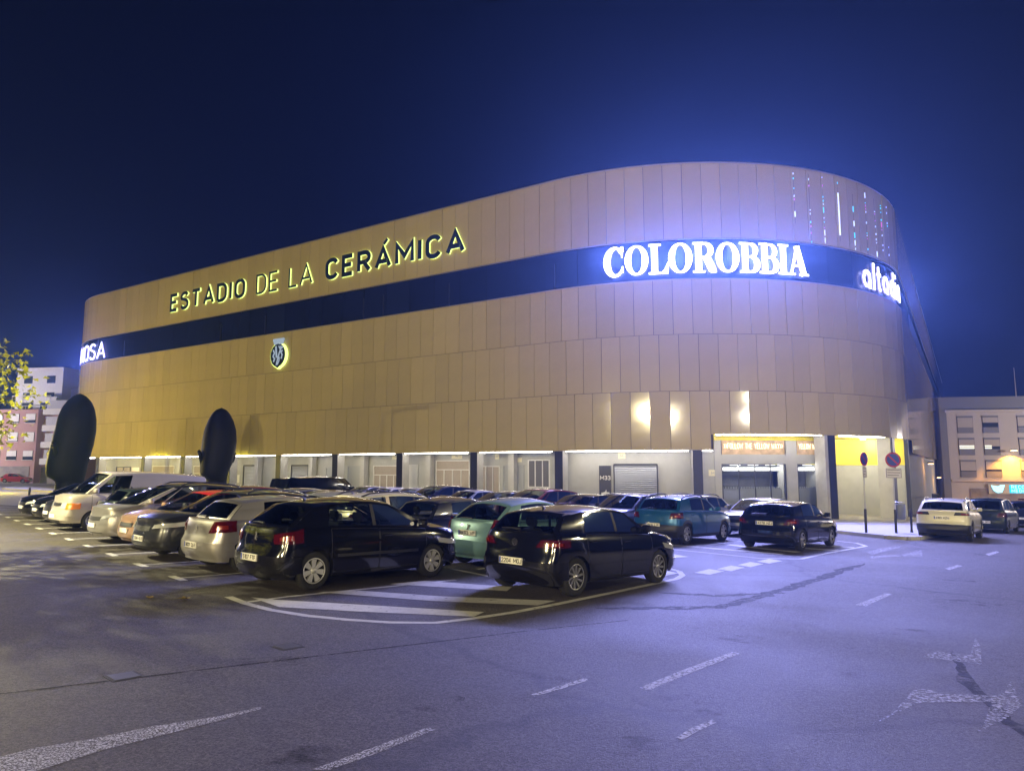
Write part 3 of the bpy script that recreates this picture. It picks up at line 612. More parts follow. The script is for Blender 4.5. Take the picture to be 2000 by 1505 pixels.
# entrance doors under the yellow soffit
framed('door', 20.2, 22.6, -1.4, 1.6, -6.45, 2, M_dimin, M_steel)
framed('door', 24.2, 26.4, -1.4, 1.6, -6.45, 2, M_dimin, M_steel)
M_ceil = emis('ceiling_light', (1, .95, .85), 12)
for s, off in ((18.9, -2.6), (22.0, -4.2), (25.4, -2.4)):
    o = sput(MB().lathe([(0.001, 0), (.16, 0), (.16, -.10), (0.001, -.10)], 16, axis='z').build('ceiling_light', M_ceil, None, wallM(s, ZHI+.11, off)))
    l = bpy.data.lights.new('ceiling_lamp', 'POINT'); l.energy = 300; l.color = (1, .93, .75); l.shadow_soft_size = .12; link('lamp', l, o, Matrix.Translation((0, 0, -.3)))
MATS['M_print'] = M_print
# ------------------------------------------------------------------ pavement round the stadium, one raised sheet with a stone kerb
edge = [path(s, 6.0)[0] for s in frange(-70, -1, 4)]
edge = [(p.x, p.y) for p in edge]+[(6.0, 35.6), (9.0, 34.4), (11.6, 33.3), (13.2, 31.8), (14.0, 29.6), (14.5, 27.6), (15.0, 27.1), (15.5, 27.35)]
q = Vector((15.5, 27.35)); edge += [tuple(q+AX*d+Vector((0, 0))) for d in (3, 8, 16, 30, 60, 120)]
inner = [path(s, -8.0)[0] for s in frange(130, -70, 4)]
poly = edge+[(p.x, p.y) for p in inner]
b = MB(); b.add([G(x, y, .13) for x, y in poly], [tuple(range(len(poly)))]); pv = tag(b.build('pavement', M_pave), kind='structure')
for i in range(len(edge)-1):
    (x0, y0), (x1, y1) = edge[i], edge[i+1]; L_ = math.hypot(x1-x0, y1-y0); n = max(1, int(L_/1.0)); t = Vector((x1-x0, y1-y0)).normalized(); nn = Vector((t.y, -t.x))
    for k in range(n):
        a = Vector((x0, y0))+t*L_*k/n; c = Vector((x0, y0))+t*(L_*(k+1)/n-.012)
        if not (i > 12): 
            continue
        if a.length > 70: continue
        P = [a+nn*.14, c+nn*.14, c, a]; bb = MB(); V = [G(p.x, p.y, -.05) for p in P]+[G(p.x, p.y, .136) for p in P]
        bb.add(V, [(4, 5, 6, 7), (0, 1, 5, 4), (1, 2, 6, 5), (3, 7, 6, 2), (0, 4, 7, 3)]); bb.build('kerb_stone', M_kerb, pv)
b = MB()
for i in range(13):
    (x0, y0), (x1, y1) = edge[i], edge[i+1]; t = Vector((x1-x0, y1-y0)).normalized(); nn = Vector((t.y, -t.x)); a = Vector((x0, y0)); c = Vector((x1, y1))
    P = [a+nn*.14, c+nn*.14, c, a]; V = [G(p.x, p.y, -.05) for p in P]+[G(p.x, p.y, .136) for p in P]; b.add(V, [(4, 5, 6, 7), (0, 1, 5, 4), (1, 2, 6, 5), (3, 7, 6, 2), (0, 4, 7, 3)])
b.build('kerb', M_kerb, pv)
M_bandstone = mat('pavement_band', (.20, .19, .19), .7, var=(2, .1))
b = MB()
for o0 in (1.6, 3.2, 4.8):
    b.grid(lambda s, o: (*path(s, o)[0], gz(*path(s, o)[0])+.134), frange(6, 22, 1), [o0, o0-.3])
b.build('paving_band', M_bandstone, pv)
plz = [(-26.5, 38.0), (-21.0, 46.5), (-26, 58), (-60, 110), (-110, 135), (-130, 120), (-60, 70), (-40, 46)]
sheet('plaza', [plz], .01, mat('plaza_paving', (.27, .25, .23), .75, var=(.6, .1)))
# ------------------------------------------------------------------ signs on the stadium
halo_group = 'letter'
SIGN_W = 8600.0; SIGN_COL = (.34, .36, 1.0)
def wall_letters(root, items, s0, z, depth, off, mats, lamp=None):
    """items: (mesh builder, advance); each letter is its own part, set square to the wall where it hangs"""
    s = s0; inv = root.matrix_basis.inverted()
    for it in items:
        if it is None: continue
        b, x0, wd_, dz = it
        sc = s+x0+wd_/2; o = b.build('letter', mats, None, wallM(sc, z+dz, off) @ Matrix.Translation((-wd_/2, -depth, 0)))
        m = o.matrix_basis.copy(); o.parent = root; o.matrix_basis = inv @ m
        if lamp:      # the letter's own light, just in front of its lit face
            l = bpy.data.lights.new('letter_light', 'SPOT'); l.energy = lamp[0]; l.color = SIGN_COL; l.spot_size = R(172); l.spot_blend = .25; l.shadow_soft_size = .10
            link('letter_light', l, o, Matrix.Translation((lamp[1]*wd_, -.05, lamp[2])) @ Matrix.Rotation(R(-90), 4, 'X'))
def sign(name, s, z, label, cat='sign'): return empty(name, wallM(s, z, 0), label, cat)
# long name, dark faces with lit yellow-green returns
e = sign('stadium_name_sign', -24, 16.3, 'long dark letters with lit yellow-green edges spelling the stadium name along the upper facade')
h, items, x = 1.74, [], 0
widths = [('ESTADIO', .31, 1.05, -41.0, -29.9), ('DE', .185, 1.05, -28.45, -25.65), ('LA', .185, 1.05, -24.35, -21.5), ('CERAMICA', .345, 1.05, -20.05, -6.5)]
for txt, w, wide, sa, sb in widths:
    raw = [FONT[c][0]*h*wide+w for c in txt]; gap = (sb-sa-sum(raw))/max(1, len(txt)-1); x = sa
    for i, c in enumerate(txt):
        b, gw = glyph_mb(c, h, w, .13, wide); bb = MB()
        for v in b.v: bb.v.append((v[0]+w/2, v[1], v[2]))
        bb.f, bb.m, bb.sm = b.f, b.m, b.sm
        if txt == 'CERAMICA' and i == 3: bb.ribbon([(gw*.5+.05+w/2, h+.12), (gw*.5+.42+w/2, h+.48)], .24, .13, 0, 1)
        items.append((bb, x-(-41.0), raw[i], 0)); x += raw[i]+gap
wall_letters(e, items, -41.0, 16.3, .17, 0, [M_face, M_halo])
# heavy serif name on the band, glowing
e = sign('lit_serif_sign', 9.8, 13.15, 'glowing white heavy serif capitals on the dark band over the round corner')
h = 1.82; items = []; x = 0; txt = 'COLOROBBIA'; adv = [serif(c)[0]*h for c in txt]; k = (15.95-3.55-sum(adv))/(len(txt)-1)
for c, a in zip(txt, adv): items.append((strokes_mb(serif(c)[1], h, .08, .93), x, a, 0)); x += a+k
wall_letters(e, items, 3.55, 13.1, .14, -.0, [M_sign_white, M_sign_side], (SIGN_W, .26, .95))
e = sign('lit_lowercase_sign', 23, 12.95, 'glowing white rounded lowercase letters on the dark band where the corner turns away')
h = 1.75; items = []; x = 0
for c in 'altadia':
    a, st = lower(c); items.append((strokes_mb(st, h, .10), x, a*h, 0)); x += a*h+.20
wall_letters(e, items, 20.55, 13.0, .10, 0, [M_sign_white, M_sign_side], (SIGN_W*.30, .5, .2))
e = sign('lit_thin_capitals_sign', -55, 12.95, 'glowing white thin capitals wrapping the far rounded corner of the dark band')
h = 1.72; items = []; x = 0
for c in 'ANOSA':
    b, gw = glyph_mb(c, h, .15, .10, 1.15); items.append((b, x, gw, 0)); x += gw+.46
wall_letters(e, items, -52.4-x+.46, 12.95, .08, 0, [M_sign_white, M_sign_side], (SIGN_W*.40, .5, .2))
# club crest: dark oval with lit rim, crown and interlaced strokes
e = sign('club_crest', -25.2, 9.75, 'oval dark crest with white interlaced strokes, crown and lit rim under the dark band', 'emblem')
inv = e.matrix_basis.inverted(); crestM = wallM(-25.15, 9.85, 0) @ Matrix.Diagonal((.88, 1, .9, 1))
def cput(b, name, mats, y):
    o = b.build(name, mats, e, inv @ crestM @ Matrix.Translation((0, y, 0))); return o
ov = [(1.02*math.cos(t), 1.12+1.05*math.sin(t)) for t in [2*math.pi*i/40 for i in range(40)]]
ov = [(x, z-.12*max(0, 1-abs(x)/.25)*(z < .4)) for x, z in ov]
XZ = Matrix(((1, 0, 0, 0), (0, 0, -1, 0), (0, 1, 0, 0), (0, 0, 0, 1)))
cput(MB().poly(ov, 0, .30, 0, 1, M=XZ), 'shield', [mat('crest_dark', (.02, .035, .045), .35), M_halo], 0)
cput(MB().ribbon([(x*1.04, 1.12+(z-1.12)*1.04) for x, z in ov], .07, .26, closed=True), 'rim', M_halo, -.26)
M_cw = emis('crest_white', (.7, .85, 1.0), .5)
b = MB()
for st, w in (([(-.28, 1.95), (-.22, 1.5), (-.12, .9)], .19), ([(.72, 1.85), (.42, 1.72), (.22, 1.35), (.02, .8), (-.16, .22)], .17), ([(-.62, 1.62), (-.45, 1.35), (-.62, 1.05), (-.4, .8), (-.55, .55)], .14), ([(.66, 1.5), (.42, 1.4), (.62, 1.12), (.5, .75)], .13), ([(.22, .95), (.2, .6), (-.02, .26)], .13), ([(.1, 1.95), (.28, 1.7), (.45, 1.95)], .12)):
    b.ribbon(st, w, .04, z=-.004*len(b.f) % .03)
cput(b, 'monogram', M_cw, -.34)
b = MB(); b.ribbon([(-.6, 2.2), (-.25, 2.14), (.25, 2.14), (.6, 2.2)], .14, .1)
for x in (-.62, -.31, 0, .31, .62):
    b.ribbon([(x*.85, 2.2), (x, 2.48)], .15, .1, z=-.004); b.ribbon(arc(x, 2.52, .09, .09, 0, 360, 10)[:-1], .09, .1, closed=True, z=-.008)
b.ribbon(arc(0, 2.2, .52, .42, 160, 20, 10), .07, .1, z=-.012); cput(b, 'crown', M_cw, -.3)
# strings of small coloured lights hanging over the corner
M_bulbs = [emis('bulb_cyan', (.1, .8, .75), 1.6), emis('bulb_white', (.7, .8, 1.0), 1.8), emis('bulb_pink', (.8, .22, .5), 1.2), mat('light_wire', (.02, .03, .03), .6)]
names = ('first', 'second', 'third', 'fourth', 'fifth', 'sixth', 'seventh', 'eighth', 'last')
for i, (s, za, zb) in enumerate(((15.15, 19.6, 16.3), (16.25, 19.55, 15.3), (17.3, 19.5, 15.5), (18.6, 19.4, 15.6), (20.0, 18.9, 15.3), (21.4, 19.5, 15.1), (22.6, 19.2, 15.4), (23.6, 19.0, 15.9), (24.7, 19.5, 15.1))):
    b = MB(); z = za; b.box((-.005, 0, zb-za), (.005, .008, 0), 3)
    if i == 3: b.box((-.03, -.03, -3.4), (.03, .03, -.7), 1)
    while z > zb:
        r = random.random(); hh = random.choice((.06, .10, .12, .35)) if r > .5 else 0
        if hh and not (i == 3 and z < za-.6 and z > za-3.6):
            m = random.choice((0, 0, 1, 2, 1)); w = .013 if hh < .2 else .016; b.box((-w, -.03, z-za-hh), (w, .02, z-za), m)
        z -= hh+random.choice((.10, .14, .3))
    tag(b.build('light_string', M_bulbs, None, wallM(s, za, .06)), ('string of coloured lights with one long white bar hanging over the corner' if i == 3 else f'{names[i]} string of coloured lights counted from the name side, hanging over the corner'), 'string lights', 'strings of coloured lights over the corner')

# ================================================================== cars
M_glass = glass('car_glass', (.52, .57, .54)); M_dglass = glass('tinted_car_glass', (.16, .17, .18))
M_int = mat('car_interior', (.016, .016, .018), .8)
M_chrome = mat('chrome', (.7, .7, .7), .18, 1.0); M_alloy = mat('alloy', (.48, .48, .47), .32, .85); M_hub = mat('hubcap', (.52, .52, .50), .4, .5)
M_red = mat('tail_lamp', (.07, .002, .003), .12, 0, .6, 1.0); M_lens = mat('lamp_lens', (.22, .02, .012), .15, 0, .6, 1.0); M_clear = mat('lamp_glass', (.55, .56, .56), .10, .3, .6, 1.0); M_amber = mat('indicator', (.75, .20, .02), .15, 0, .6, 1.0)
M_plate = mat('plate', (.78, .76, .70), .45); M_pblue = mat('plate_blue', (.02, .06, .4), .4); M_ink = mat('plate_ink', (.02, .02, .02), .5)
M_under = mat('underbody', (.006, .006, .006), .9)
PAINT = {}
def paint(name, col, metal=.25, rough=.32):
    if name not in PAINT: PAINT[name] = mat('paint_'+name, col, rough, metal, .5, 1.0)
    return PAINT[name]
def lerp(a, b, t): return a+(b-a)*t
def interp(tab, x):
    if x <= tab[0][0]: return tab[0][1]
    for (a, va), (b, vb) in zip(tab, tab[1:]):
        if x <= b:
            t = (x-a)/(b-a); return lerp(va, vb, t)
    return tab[-1][1]
def smooth_tab(tab, x):
    if x <= tab[0][0]: return tab[0][1]
    n = len(tab)
    for i in range(n-1):
        a, va = tab[i]; b, vb = tab[i+1]
        if x <= b:
            t = (x-a)/(b-a); h = b-a
            def sl(k):
                if k == 0: return (tab[1][1]-tab[0][1])/(tab[1][0]-tab[0][0])
                if k == n-1: return (tab[-1][1]-tab[-2][1])/(tab[-1][0]-tab[-2][0])
                return (tab[k+1][1]-tab[k-1][1])/(tab[k+1][0]-tab[k-1][0])
            m0, m1 = sl(i)*h, sl(i+1)*h
            return (2*t**3-3*t*t+1)*va+(t**3-2*t*t+t)*m0+(-2*t**3+3*t*t)*vb+(t**3-t*t)*m1
    return tab[-1][1]
BASE = dict(L=4.05, W=1.70, H=1.46, wb=2.5, fo=.80, rw=.305, zs=.20, zn=.70, zbf=.93, zbr=1.00, ztail=.98, xc=1.02, xt=.22, xr=-1.32, xb=-1.62, df=.34, dr=.30,
            tum=.165, pill=[(.16, 'W'), (1.00, 'K'), (1.10, 'W'), (1.92, 'P')], hoodcrown=.055, roofcrown=.055, bowb=.26, bowt=.12, rbow=.10, clad=0, rear=None, front=None, roofarch=.055, arch=.035)
class Car:
    def __init__(s, **k):
        p = dict(BASE); p.update(k); s.p = p; s.__dict__.update(p)
        s.xf = s.wb/2+s.fo; s.xe = s.xf-s.L
        s.front = s.front or [(s.zs, -.10), (s.zs+.10, -.02), (.42, 0), (.55, -.015), (s.zn, -.07)]
        s.rear = s.rear or [(s.zs+.03, .12), (s.zs+.14, .03), (.40, .0), (.58, .0), (.62, .05), (s.ztail-.1, .09), (s.ztail, .13)]
        s.sh_tab = [(s.xe, s.ztail), (s.xb, s.zbr), (s.xc, s.zbf), (lerp(s.xc, s.xf, .55), lerp(s.zbf, s.zn, .36)), (s.xf-.12, s.zn)]
        s.V_tab = [(0, .945), (.10, .972), (.30, .998), (.5, 1.0), (.70, .990), (.86, .965), (.95, .935), (1, .895)]
        s.roof_tab = [(s.xr, s.H-s.roofcrown-.10), (lerp(s.xr, s.xt, .35), s.H-s.roofcrown-.02), (lerp(s.xr, s.xt, .7), s.H-s.roofcrown), (s.xt, s.H-s.roofcrown-s.roofarch)]
        if 'rooftab' in p: s.roof_tab = p['rooftab']
    def zsh(s, x): return smooth_tab(s.sh_tab, x)
    def taper(s, x):
        a = max(0, (x-.55*s.xf)/(.45*s.xf)); c = max(0, (.5*s.xe-x)/(-.5*s.xe)); return 1-.075*a*a-.06*c*c
    def yside(s, x, z):
        zt = s.zsh(x); t = (z-s.zs)/(zt-s.zs); return s.W/2*s.taper(x)*interp(s.V_tab, t)
    def zlow(s, x):
        z = s.zs
        for xw in (s.wb/2, -s.wb/2):
            r = s.rw+s.arch; d = abs(x-xw)
            if d < r: z = max(z, s.rw*.98+math.sqrt(max(0, r*r-d*d)))
        return z
    def end(s, f, z, front):
        """point on the nose or tail at girth fraction f (0 centre, 1 where the side begins)"""
        pe = 2.6; k = 1-(1-min(f, 1)**pe)**(1/pe)
        if front: xs = s.xf-s.df; x0 = s.xf+interp(s.front, z); return (x0-(x0-xs)*k, f*s.yside(xs, min(z, s.zsh(xs))), z)
        xs = s.xe+s.dr; x0 = s.xe+interp(s.rear, z); return (x0+(xs-x0)*k, f*s.yside(xs, min(z, s.zsh(xs))), z)
    def girth(s, a, z, rear):
        """a metres from the centre line round the end of the car"""
        xs = s.xe+s.dr if rear else s.xf-s.df; yr = s.yside(xs, min(z, s.zsh(xs)))
        if a <= yr: return s.end(a/yr, z, not rear)
        x = xs+(a-yr) if rear else xs-(a-yr); return (x, s.yside(x, min(z, s.zsh(x)-.001)), z)
    def zrail(s, x): return smooth_tab(s.roof_tab, max(s.xr, min(s.xt, x)))
    def cab(s, xb_, xt_, t):
        """cabin side column from belt (xb_) to roof rail (xt_)"""
        y0 = s.yside(xb_, s.zsh(xb_)); zt = s.zrail(xt_); tp = 1-.05*max(0, (xt_-.1)/1.0)**2-.05*max(0, (-xt_-.6)/1.0)**2
        yt = (s.W/2*.985-s.tum)*tp; y = y0+(yt-y0)*t**1.35; x = lerp(xb_, xt_, t); return (x, y, lerp(s.zsh(xb_), zt, t))
    def wind(s, t, f):
        x, y, z = s.cab(s.xc, s.xt, t); bow = lerp(s.bowb, s.bowt, t); return (x+bow*(1-f*f)+.02*math.sin(math.pi*t), f*y, z+lerp(.0, s.roofcrown, t)*(1-f*f))
    def back(s, t, f):
        x, y, z = s.cab(s.xb, s.xr, t); return (x-s.rbow*(1-f*f)*(1 if t > 0 else 1)-.015*math.sin(math.pi*t), f*y, z+lerp(.01, s.roofcrown, t)*(1-f*f))
    def body(s):
        b = MB(); fs = [0, .15, .3, .45, .6, .72, .82, .9, .96, 1.0]; ts = [0, .05, .12, .22, .34, .46, .58, .70, .80, .88, .94, .975, 1.0]
        xs = set()
        x = s.xe+s.dr; xs.add(round(x, 4)); xs.add(round(s.xf-s.df, 4))
        for i in range(31): xs.add(round(lerp(s.xe+s.dr, s.xf-s.df, i/30), 4))
        for xw in (s.wb/2, -s.wb/2):
            r = s.rw+s.arch
            for i in range(19): xs.add(round(xw+r*math.cos(math.pi*i/18), 4))
            xs.add(round(xw+r+.004, 4)); xs.add(round(xw-r-.004, 4))
        xs = sorted(x for x in xs if s.xe+s.dr-1e-4 <= x <= s.xf-s.df+1e-4)
        for sg in (1, -1):
            F = sg > 0
            def side(x, t):
                zl = s.zlow(x); z = lerp(zl, s.zsh(x), t); return (x, sg*s.yside(x, z), z)
            cut = 3 if s.clad else 0
            if cut: b.grid(side, xs, ts[:cut+1], 1, True, None, F); b.grid(side, xs, ts[cut:], 0, True, None, F)
            else: b.grid(side, xs, ts, 0, True, None, F)
            for fr in (True, False):
                xj = s.xf-s.df if fr else s.xe+s.dr
                def e(f, t):
                    zl = s.zlow(xj); p = s.end(f, lerp(zl, s.zsh(xj), t), fr); return (p[0], sg*p[1], p[2])
                if cut: b.grid(e, fs, ts[:cut+1], 1, True, None, F if not fr else not F); b.grid(e, fs, ts[cut:], 0, True, None, F if not fr else not F)
                else: b.grid(e, fs, ts, 0, True, None, F if not fr else not F)
            # bonnet
            xj = s.xf-s.df; ztop = s.zsh(xj)
            def hood(u, f):
                x0 = s.end(f, ztop, True)[0]; x1 = s.xc+s.bowb*(1-f*f); x = lerp(x0, x1, u); xx = min(x, xj)
                zz = s.zsh(lerp(xj, s.xc, u)); ys = s.yside(lerp(xj, s.xc, u), zz)
                return (x, sg*f*ys, zz+s.hoodcrown*math.sin(min(1, u*1.6)*math.pi/2)*(1-f*f)*(1-u**6))
            b.grid(hood, [0, .04, .1, .2, .32, .45, .6, .75, .88, 1], fs, 0, True, None, F)
            # tail deck between the rear face and the rear window
            xj2 = s.xe+s.dr; zt2 = s.zsh(xj2)
            def deck(u, f):
                x0 = s.end(f, zt2, False)[0]; p = s.back(0, f); x = lerp(x0, p[0], u); zz = s.zsh(lerp(xj2, s.xb, u)); ys = s.yside(lerp(xj2, s.xb, u), zz)
                return (x, sg*f*lerp(ys, abs(p[1])/max(f, 1e-6) if f else ys, u), lerp(zz, p[2], u))
            b.grid(deck, [0, .3, .7, 1], fs, 0, True, None, not F)
            # roof
            def roof(u, f):
                a = s.wind(1, f); c = s.back(1, f); x = lerp(a[0], c[0], u); xr = lerp(s.xt, s.xr, u); p = s.cab(lerp(s.xc, s.xb, u), xr, 1)
                return (x, sg*f*lerp(lerp(a[1]/max(f, 1e-6) if f else p[1], p[1], min(1, u*50)), p[1], 0), p[2]+s.roofcrown*(1-f*f)) if f else (x, 0, p[2]+s.roofcrown)
            b.grid(roof, [i/10 for i in range(11)], [0, .2, .4, .6, .75, .87, .94, 1], 2, True, None, F)
            # windscreen frame and rear window frame
            ff = [0, .2, .4, .6, .75, .87, .93, 1]
            b.grid(lambda t, f: (lambda p: (p[0], sg*p[1], p[2]))(s.wind(t, f)), [0, .04], ff, 1, True, None, not F)
            b.grid(lambda t, f: (lambda p: (p[0], sg*p[1], p[2]))(s.wind(t, f)), [.95, 1], ff, 2, True, None, not F)
            b.grid(lambda t, f: (lambda p: (p[0], sg*p[1], p[2]))(s.wind(t, f)), [.04, .2, .4, .6, .8, .95], [.93, 1], 0, True, None, not F)
            b.grid(lambda t, f: (lambda p: (p[0], sg*p[1], p[2]))(s.back(t, f)), [0, .06], ff, 0, True, None, F)
            b.grid(lambda t, f: (lambda p: (p[0], sg*p[1], p[2]))(s.back(t, f)), [.90, 1], ff, 2, True, None, F)
            b.grid(lambda t, f: (lambda p: (p[0], sg*p[1], p[2]))(s.back(t, f)), [.06, .25, .5, .75, .90], [.87, .93, 1], 0, True, None, F)
            # pillars
            ed = s.edges()
            for i in range(len(ed)-1):
                (a0, a1, kd), (c0, c1, _) = ed[i], ed[i+1]
                def cell(u, t): p = s.cab(lerp(a0, c0, u), lerp(a1, c1, u), t); return (p[0], sg*p[1], p[2])
                us = [0, .5, 1] if kd != 'W' else [0, .25, .5, .75, 1]
                b.grid(cell, us, [0, .06], 0, True, None, not F); b.grid(cell, us, [.90, 1], 2 if True else 0, True, None, not F)
                if kd != 'W': b.grid(cell, us, [.06, .25, .5, .75, .90], 1 if kd == 'K' else 0, True, None, not F)
        return b
    def edges(s):
        """pillar edges from the windscreen back: (x at belt, x at rail, kind of the cell behind)"""
        Lb = s.xc-s.xb; Lt = s.xt-s.xr; out = [(s.xc, s.xt, 'P')]
        tot = Lb
        for d, k in s.pill:
            f = d/tot; w = max(0, min(1, (d/tot))); xb_ = s.xc-d
            tt = s.xt-(f**1.0)*Lt
            # keep the middle pillars upright
            up = xb_+.02; m = math.sin(math.pi*min(1, max(0, f)))**.8; tt = lerp(tt, min(s.xt-.03, max(s.xr+.05, up)), m*.75)
            out.append((xb_, tt, k))
        out.append((s.xb, s.xr, 'E')); return out
    def glass_parts(s):
        P = []
        b = MB(); ff = [-.93, -.75, -.5, -.25, 0, .25, .5, .75, .93]
        b.grid(s.wind, [.04, .2, .4, .6, .8, .95], ff, 0, True, None, True); P.append(('windscreen', b))
        b = MB(); b.grid(s.back, [.06, .25, .5, .75, .90], [-.87, -.6, -.3, 0, .3, .6, .87], 0, True); P.append(('rear_window', b))
        ed = s.edges()
        for sg in (1, -1):
            for i in range(len(ed)-1):
                (a0, a1, kd), (c0, c1, _) = ed[i], ed[i+1]
                if kd != 'W': continue
                b = MB(); b.grid(lambda u, t: (lambda p: (p[0], sg*(p[1]-.004), p[2]))(s.cab(lerp(a0, c0, u), lerp(a1, c1, u), t)), [0, .25, .5, .75, 1], [.06, .25, .5, .75, .90], 0, True, None, sg > 0); P.append(('side_window', b))
        return P
    def patch(s, corners, rear, sg, off=.012, n=16, m=0):
        """raised patch on the end of the car from four (a, z) corners"""
        (a0, z0), (a1, z1), (a2, z2), (a3, z3) = corners
        def pt(u, v, o):
            a = lerp(lerp(a0, a1, u), lerp(a3, a2, u), v); z = lerp(lerp(z0, z1, u), lerp(z3, z2, u), v)
            p = Vector(s.girth(a, z, rear)); e = .01; du = Vector(s.girth(a+e, z, rear))-p; dv = Vector(s.girth(a, z+e, rear))-p
            nn = dv.cross(du).normalized() if rear else du.cross(dv).normalized()
            if nn.y < 0 and a > .2: nn = -nn
            if (rear and nn.x > 0 and a < .3) or (not rear and nn.x < 0 and a < .3): nn = -nn
            p = p+nn*o; return (p.x, sg*p.y, p.z)
        b = MB(); U = [i/n for i in range(n+1)]; V = [0, .25, .5, .75, 1]
        b.grid(lambda u, v: pt(u, v, off), U, V, m); 
        for v in (0, 1): b.grid(lambda u, w: pt(u, v, lerp(-.02, off, w)), U, [0, 1], m)
        for u in (0, 1): b.grid(lambda v, w: pt(u, v, lerp(-.02, off, w)), V, [0, 1], m)
        return b
    def sidepatch(s, x0, x1, z0, z1, sg, off=.004, n=10, ztop=None, gap=False):
        b = MB(); U = [lerp(x0, x1, i/n) for i in range(n+1)]
        def zz(x, v): return lerp(max(z0, s.zlow(x)+.03), min(z1, s.zsh(x)-.03) if ztop is None else s.zsh(x)-ztop, v)
        def pt(x, v, o): z = zz(x, v); return (x, sg*(s.yside(x, z)+o), z)
        Vv = [0, .08, .2, .35, .5, .65, .8, .92, 1]
        b.grid(lambda x, v: pt(x, v, off), U, Vv)
        for v in (0, 1): b.grid(lambda x, w: pt(x, v, lerp(-.02, off, w)), U, [0, 1])
        for x in (x0, x1): b.grid(lambda v, w: pt(x, v, lerp(-.02, off, w)), Vv, [0, 1])
        if gap:      # dark shut line round the panel
            g = .011; Z = [0]+Vv+[1]
            for xa, xb_ in ((x0-g, x0), (x1, x1+g)): b.grid(lambda x, v: pt(min(max(x, x0), x1), v, .001) if False else (x, sg*(s.yside(x, zz(min(max(x, x0), x1), v))+.0015), zz(min(max(x, x0), x1), v)), [xa, xb_], Vv, 1, False)
            for v, dz in ((0, -g), (1, g)): b.grid(lambda x, w: (x, sg*(s.yside(x, zz(x, v)+dz*w)+.0015), zz(x, v)+dz*w), U, [0, 1], 1, False)
        return b
def wheel_meshes(r, w, style):
    b = MB(); ri = r*.66
    b.lathe([(ri, -w*.40), (ri+.02, -w*.5), (r-.03, -w*.5), (r-.008, -w*.40), (r, -w*.25), (r, w*.25), (r-.008, w*.40), (r-.03, w*.5), (ri+.02, w*.5), (ri, w*.40), (ri, -w*.40)], 32)
    ty = b.mesh('tyre', M_rubber, recalc=True)
    b = MB(); o = -w*.42            # outer face towards -y
    b.lathe([(ri+.003, -w*.40), (ri+.003, o), (ri-.018, o), (ri-.028, -w*.30), (ri*.9, -w*.12), (0.001, -w*.12)], 32, 1)
    b.lathe([(ri+.004, -w*.40), (ri+.004, o-.004), (ri-.016, o-.004), (ri-.022, o+.012)], 32, 0)
    ns = {'seven': 7, 'multi': 10, 'five': 5, 'six': 6, 'ten': 10}[style]
    for i in range(ns):
        a = 2*math.pi*i/ns; M = Matrix.Rotation(a, 4, 'Y')
        if style == 'seven': w0, w1, tw = .022, .050, 0
        elif style == 'multi': w0, w1, tw = .016, .024, .10
        elif style == 'five': w0, w1, tw = .04, .05, 0
        elif style == 'six': w0, w1, tw = .03, .055, .02
        else: w0, w1, tw = .018, .022, 0
        ro = ri-.012; V = [(.03, o+.02, -w0), (.03, o+.02, w0), (ro, o+.006, w1+tw), (ro, o+.006, -w1+tw), (.03, o+.06, -w0), (.03, o+.06, w0), (ro, o+.05, w1+tw), (ro, o+.05, -w1+tw)]
        b.add(V, [(0, 1, 2, 3), (0, 3, 7, 4), (1, 5, 6, 2), (2, 6, 7, 3)], 0, False, M)
    b.lathe([(.001, o+.004), (.045, o+.006), (.055, o+.03), (.055, -w*.1)], 20, 0)
    return ty, b.mesh('rim', [M_hub if style in ('seven',) else M_alloy, M_under], recalc=True)
WHEELS = {}
def wheels_for(r, w, style):
    k = (r, w, style)
    if k not in WHEELS: WHEELS[k] = wheel_meshes(r, w, style)
    return WHEELS[k]
MODELS = {}
def interior(c):
    b = MB(); z = min(c.zbf, c.zbr)-.13
    b.box((c.xb+.12, -c.W/2+.16, .35), (c.xc-.05, c.W/2-.16, z))
    b.rbox((c.xc-.30, -c.W/2+.2, z-.05), (c.xc+.05, c.W/2-.2, z+.10), .05)
    for x in (c.xt-.36, c.xt-1.22):
        if x-.3 < c.xb+.1: continue
        for y in (-.37, .37):
            M = Matrix.Translation((x, y, z)) @ Matrix.Rotation(-.22, 4, 'Y'); b.rbox((-.09, -.23, -.1), (.05, .23, .22), .05, 0, M); b.rbox((-.07, -.13, .27), (.03, .13, .43), .04, 0, M); b.box((-.03, -.05, .2), (0, .05, .3), 0, M)
    b.tube([(c.xc-.52+.12*math.sin(t), .37+.18*math.cos(t), z+.06+.16*math.sin(t)) for t in [2*math.pi*i/14 for i in range(15)]], .016, 5)
    return b
def model(key, detail, **k):
    if key in MODELS: return MODELS[key]
    c = Car(**k); m = {'car': c, 'detail': detail}
    m['body'] = c.body(); m['glass'] = [(n, g.mesh(n, M_glass)) for n, g in c.glass_parts()]
    b = MB(); hw = c.W/2
    b.box((c.xe+.25, -hw+.30, .19), (c.xf-.25, hw-.30, c.zbf-.12))
    for x0, x1 in ((c.xe+.30, -c.wb/2-c.rw-.03), (-c.wb/2+c.rw+.03, c.wb/2-c.rw-.03), (c.wb/2+c.rw+.03, c.xf-.36)):
        if x1 > x0: b.box((x0, -hw+.13, .20), (x1, hw-.13, .55))
    b.tube([(-c.wb/2, -hw+.2, c.rw), (-c.wb/2, hw-.2, c.rw)], .05, 6); m['underbody'] = b.mesh('underbody', M_under)
    m['interior'] = interior(c).mesh('interior', M_int)
    MODELS[key] = m; return m
STOCK = {}
CARN = 0
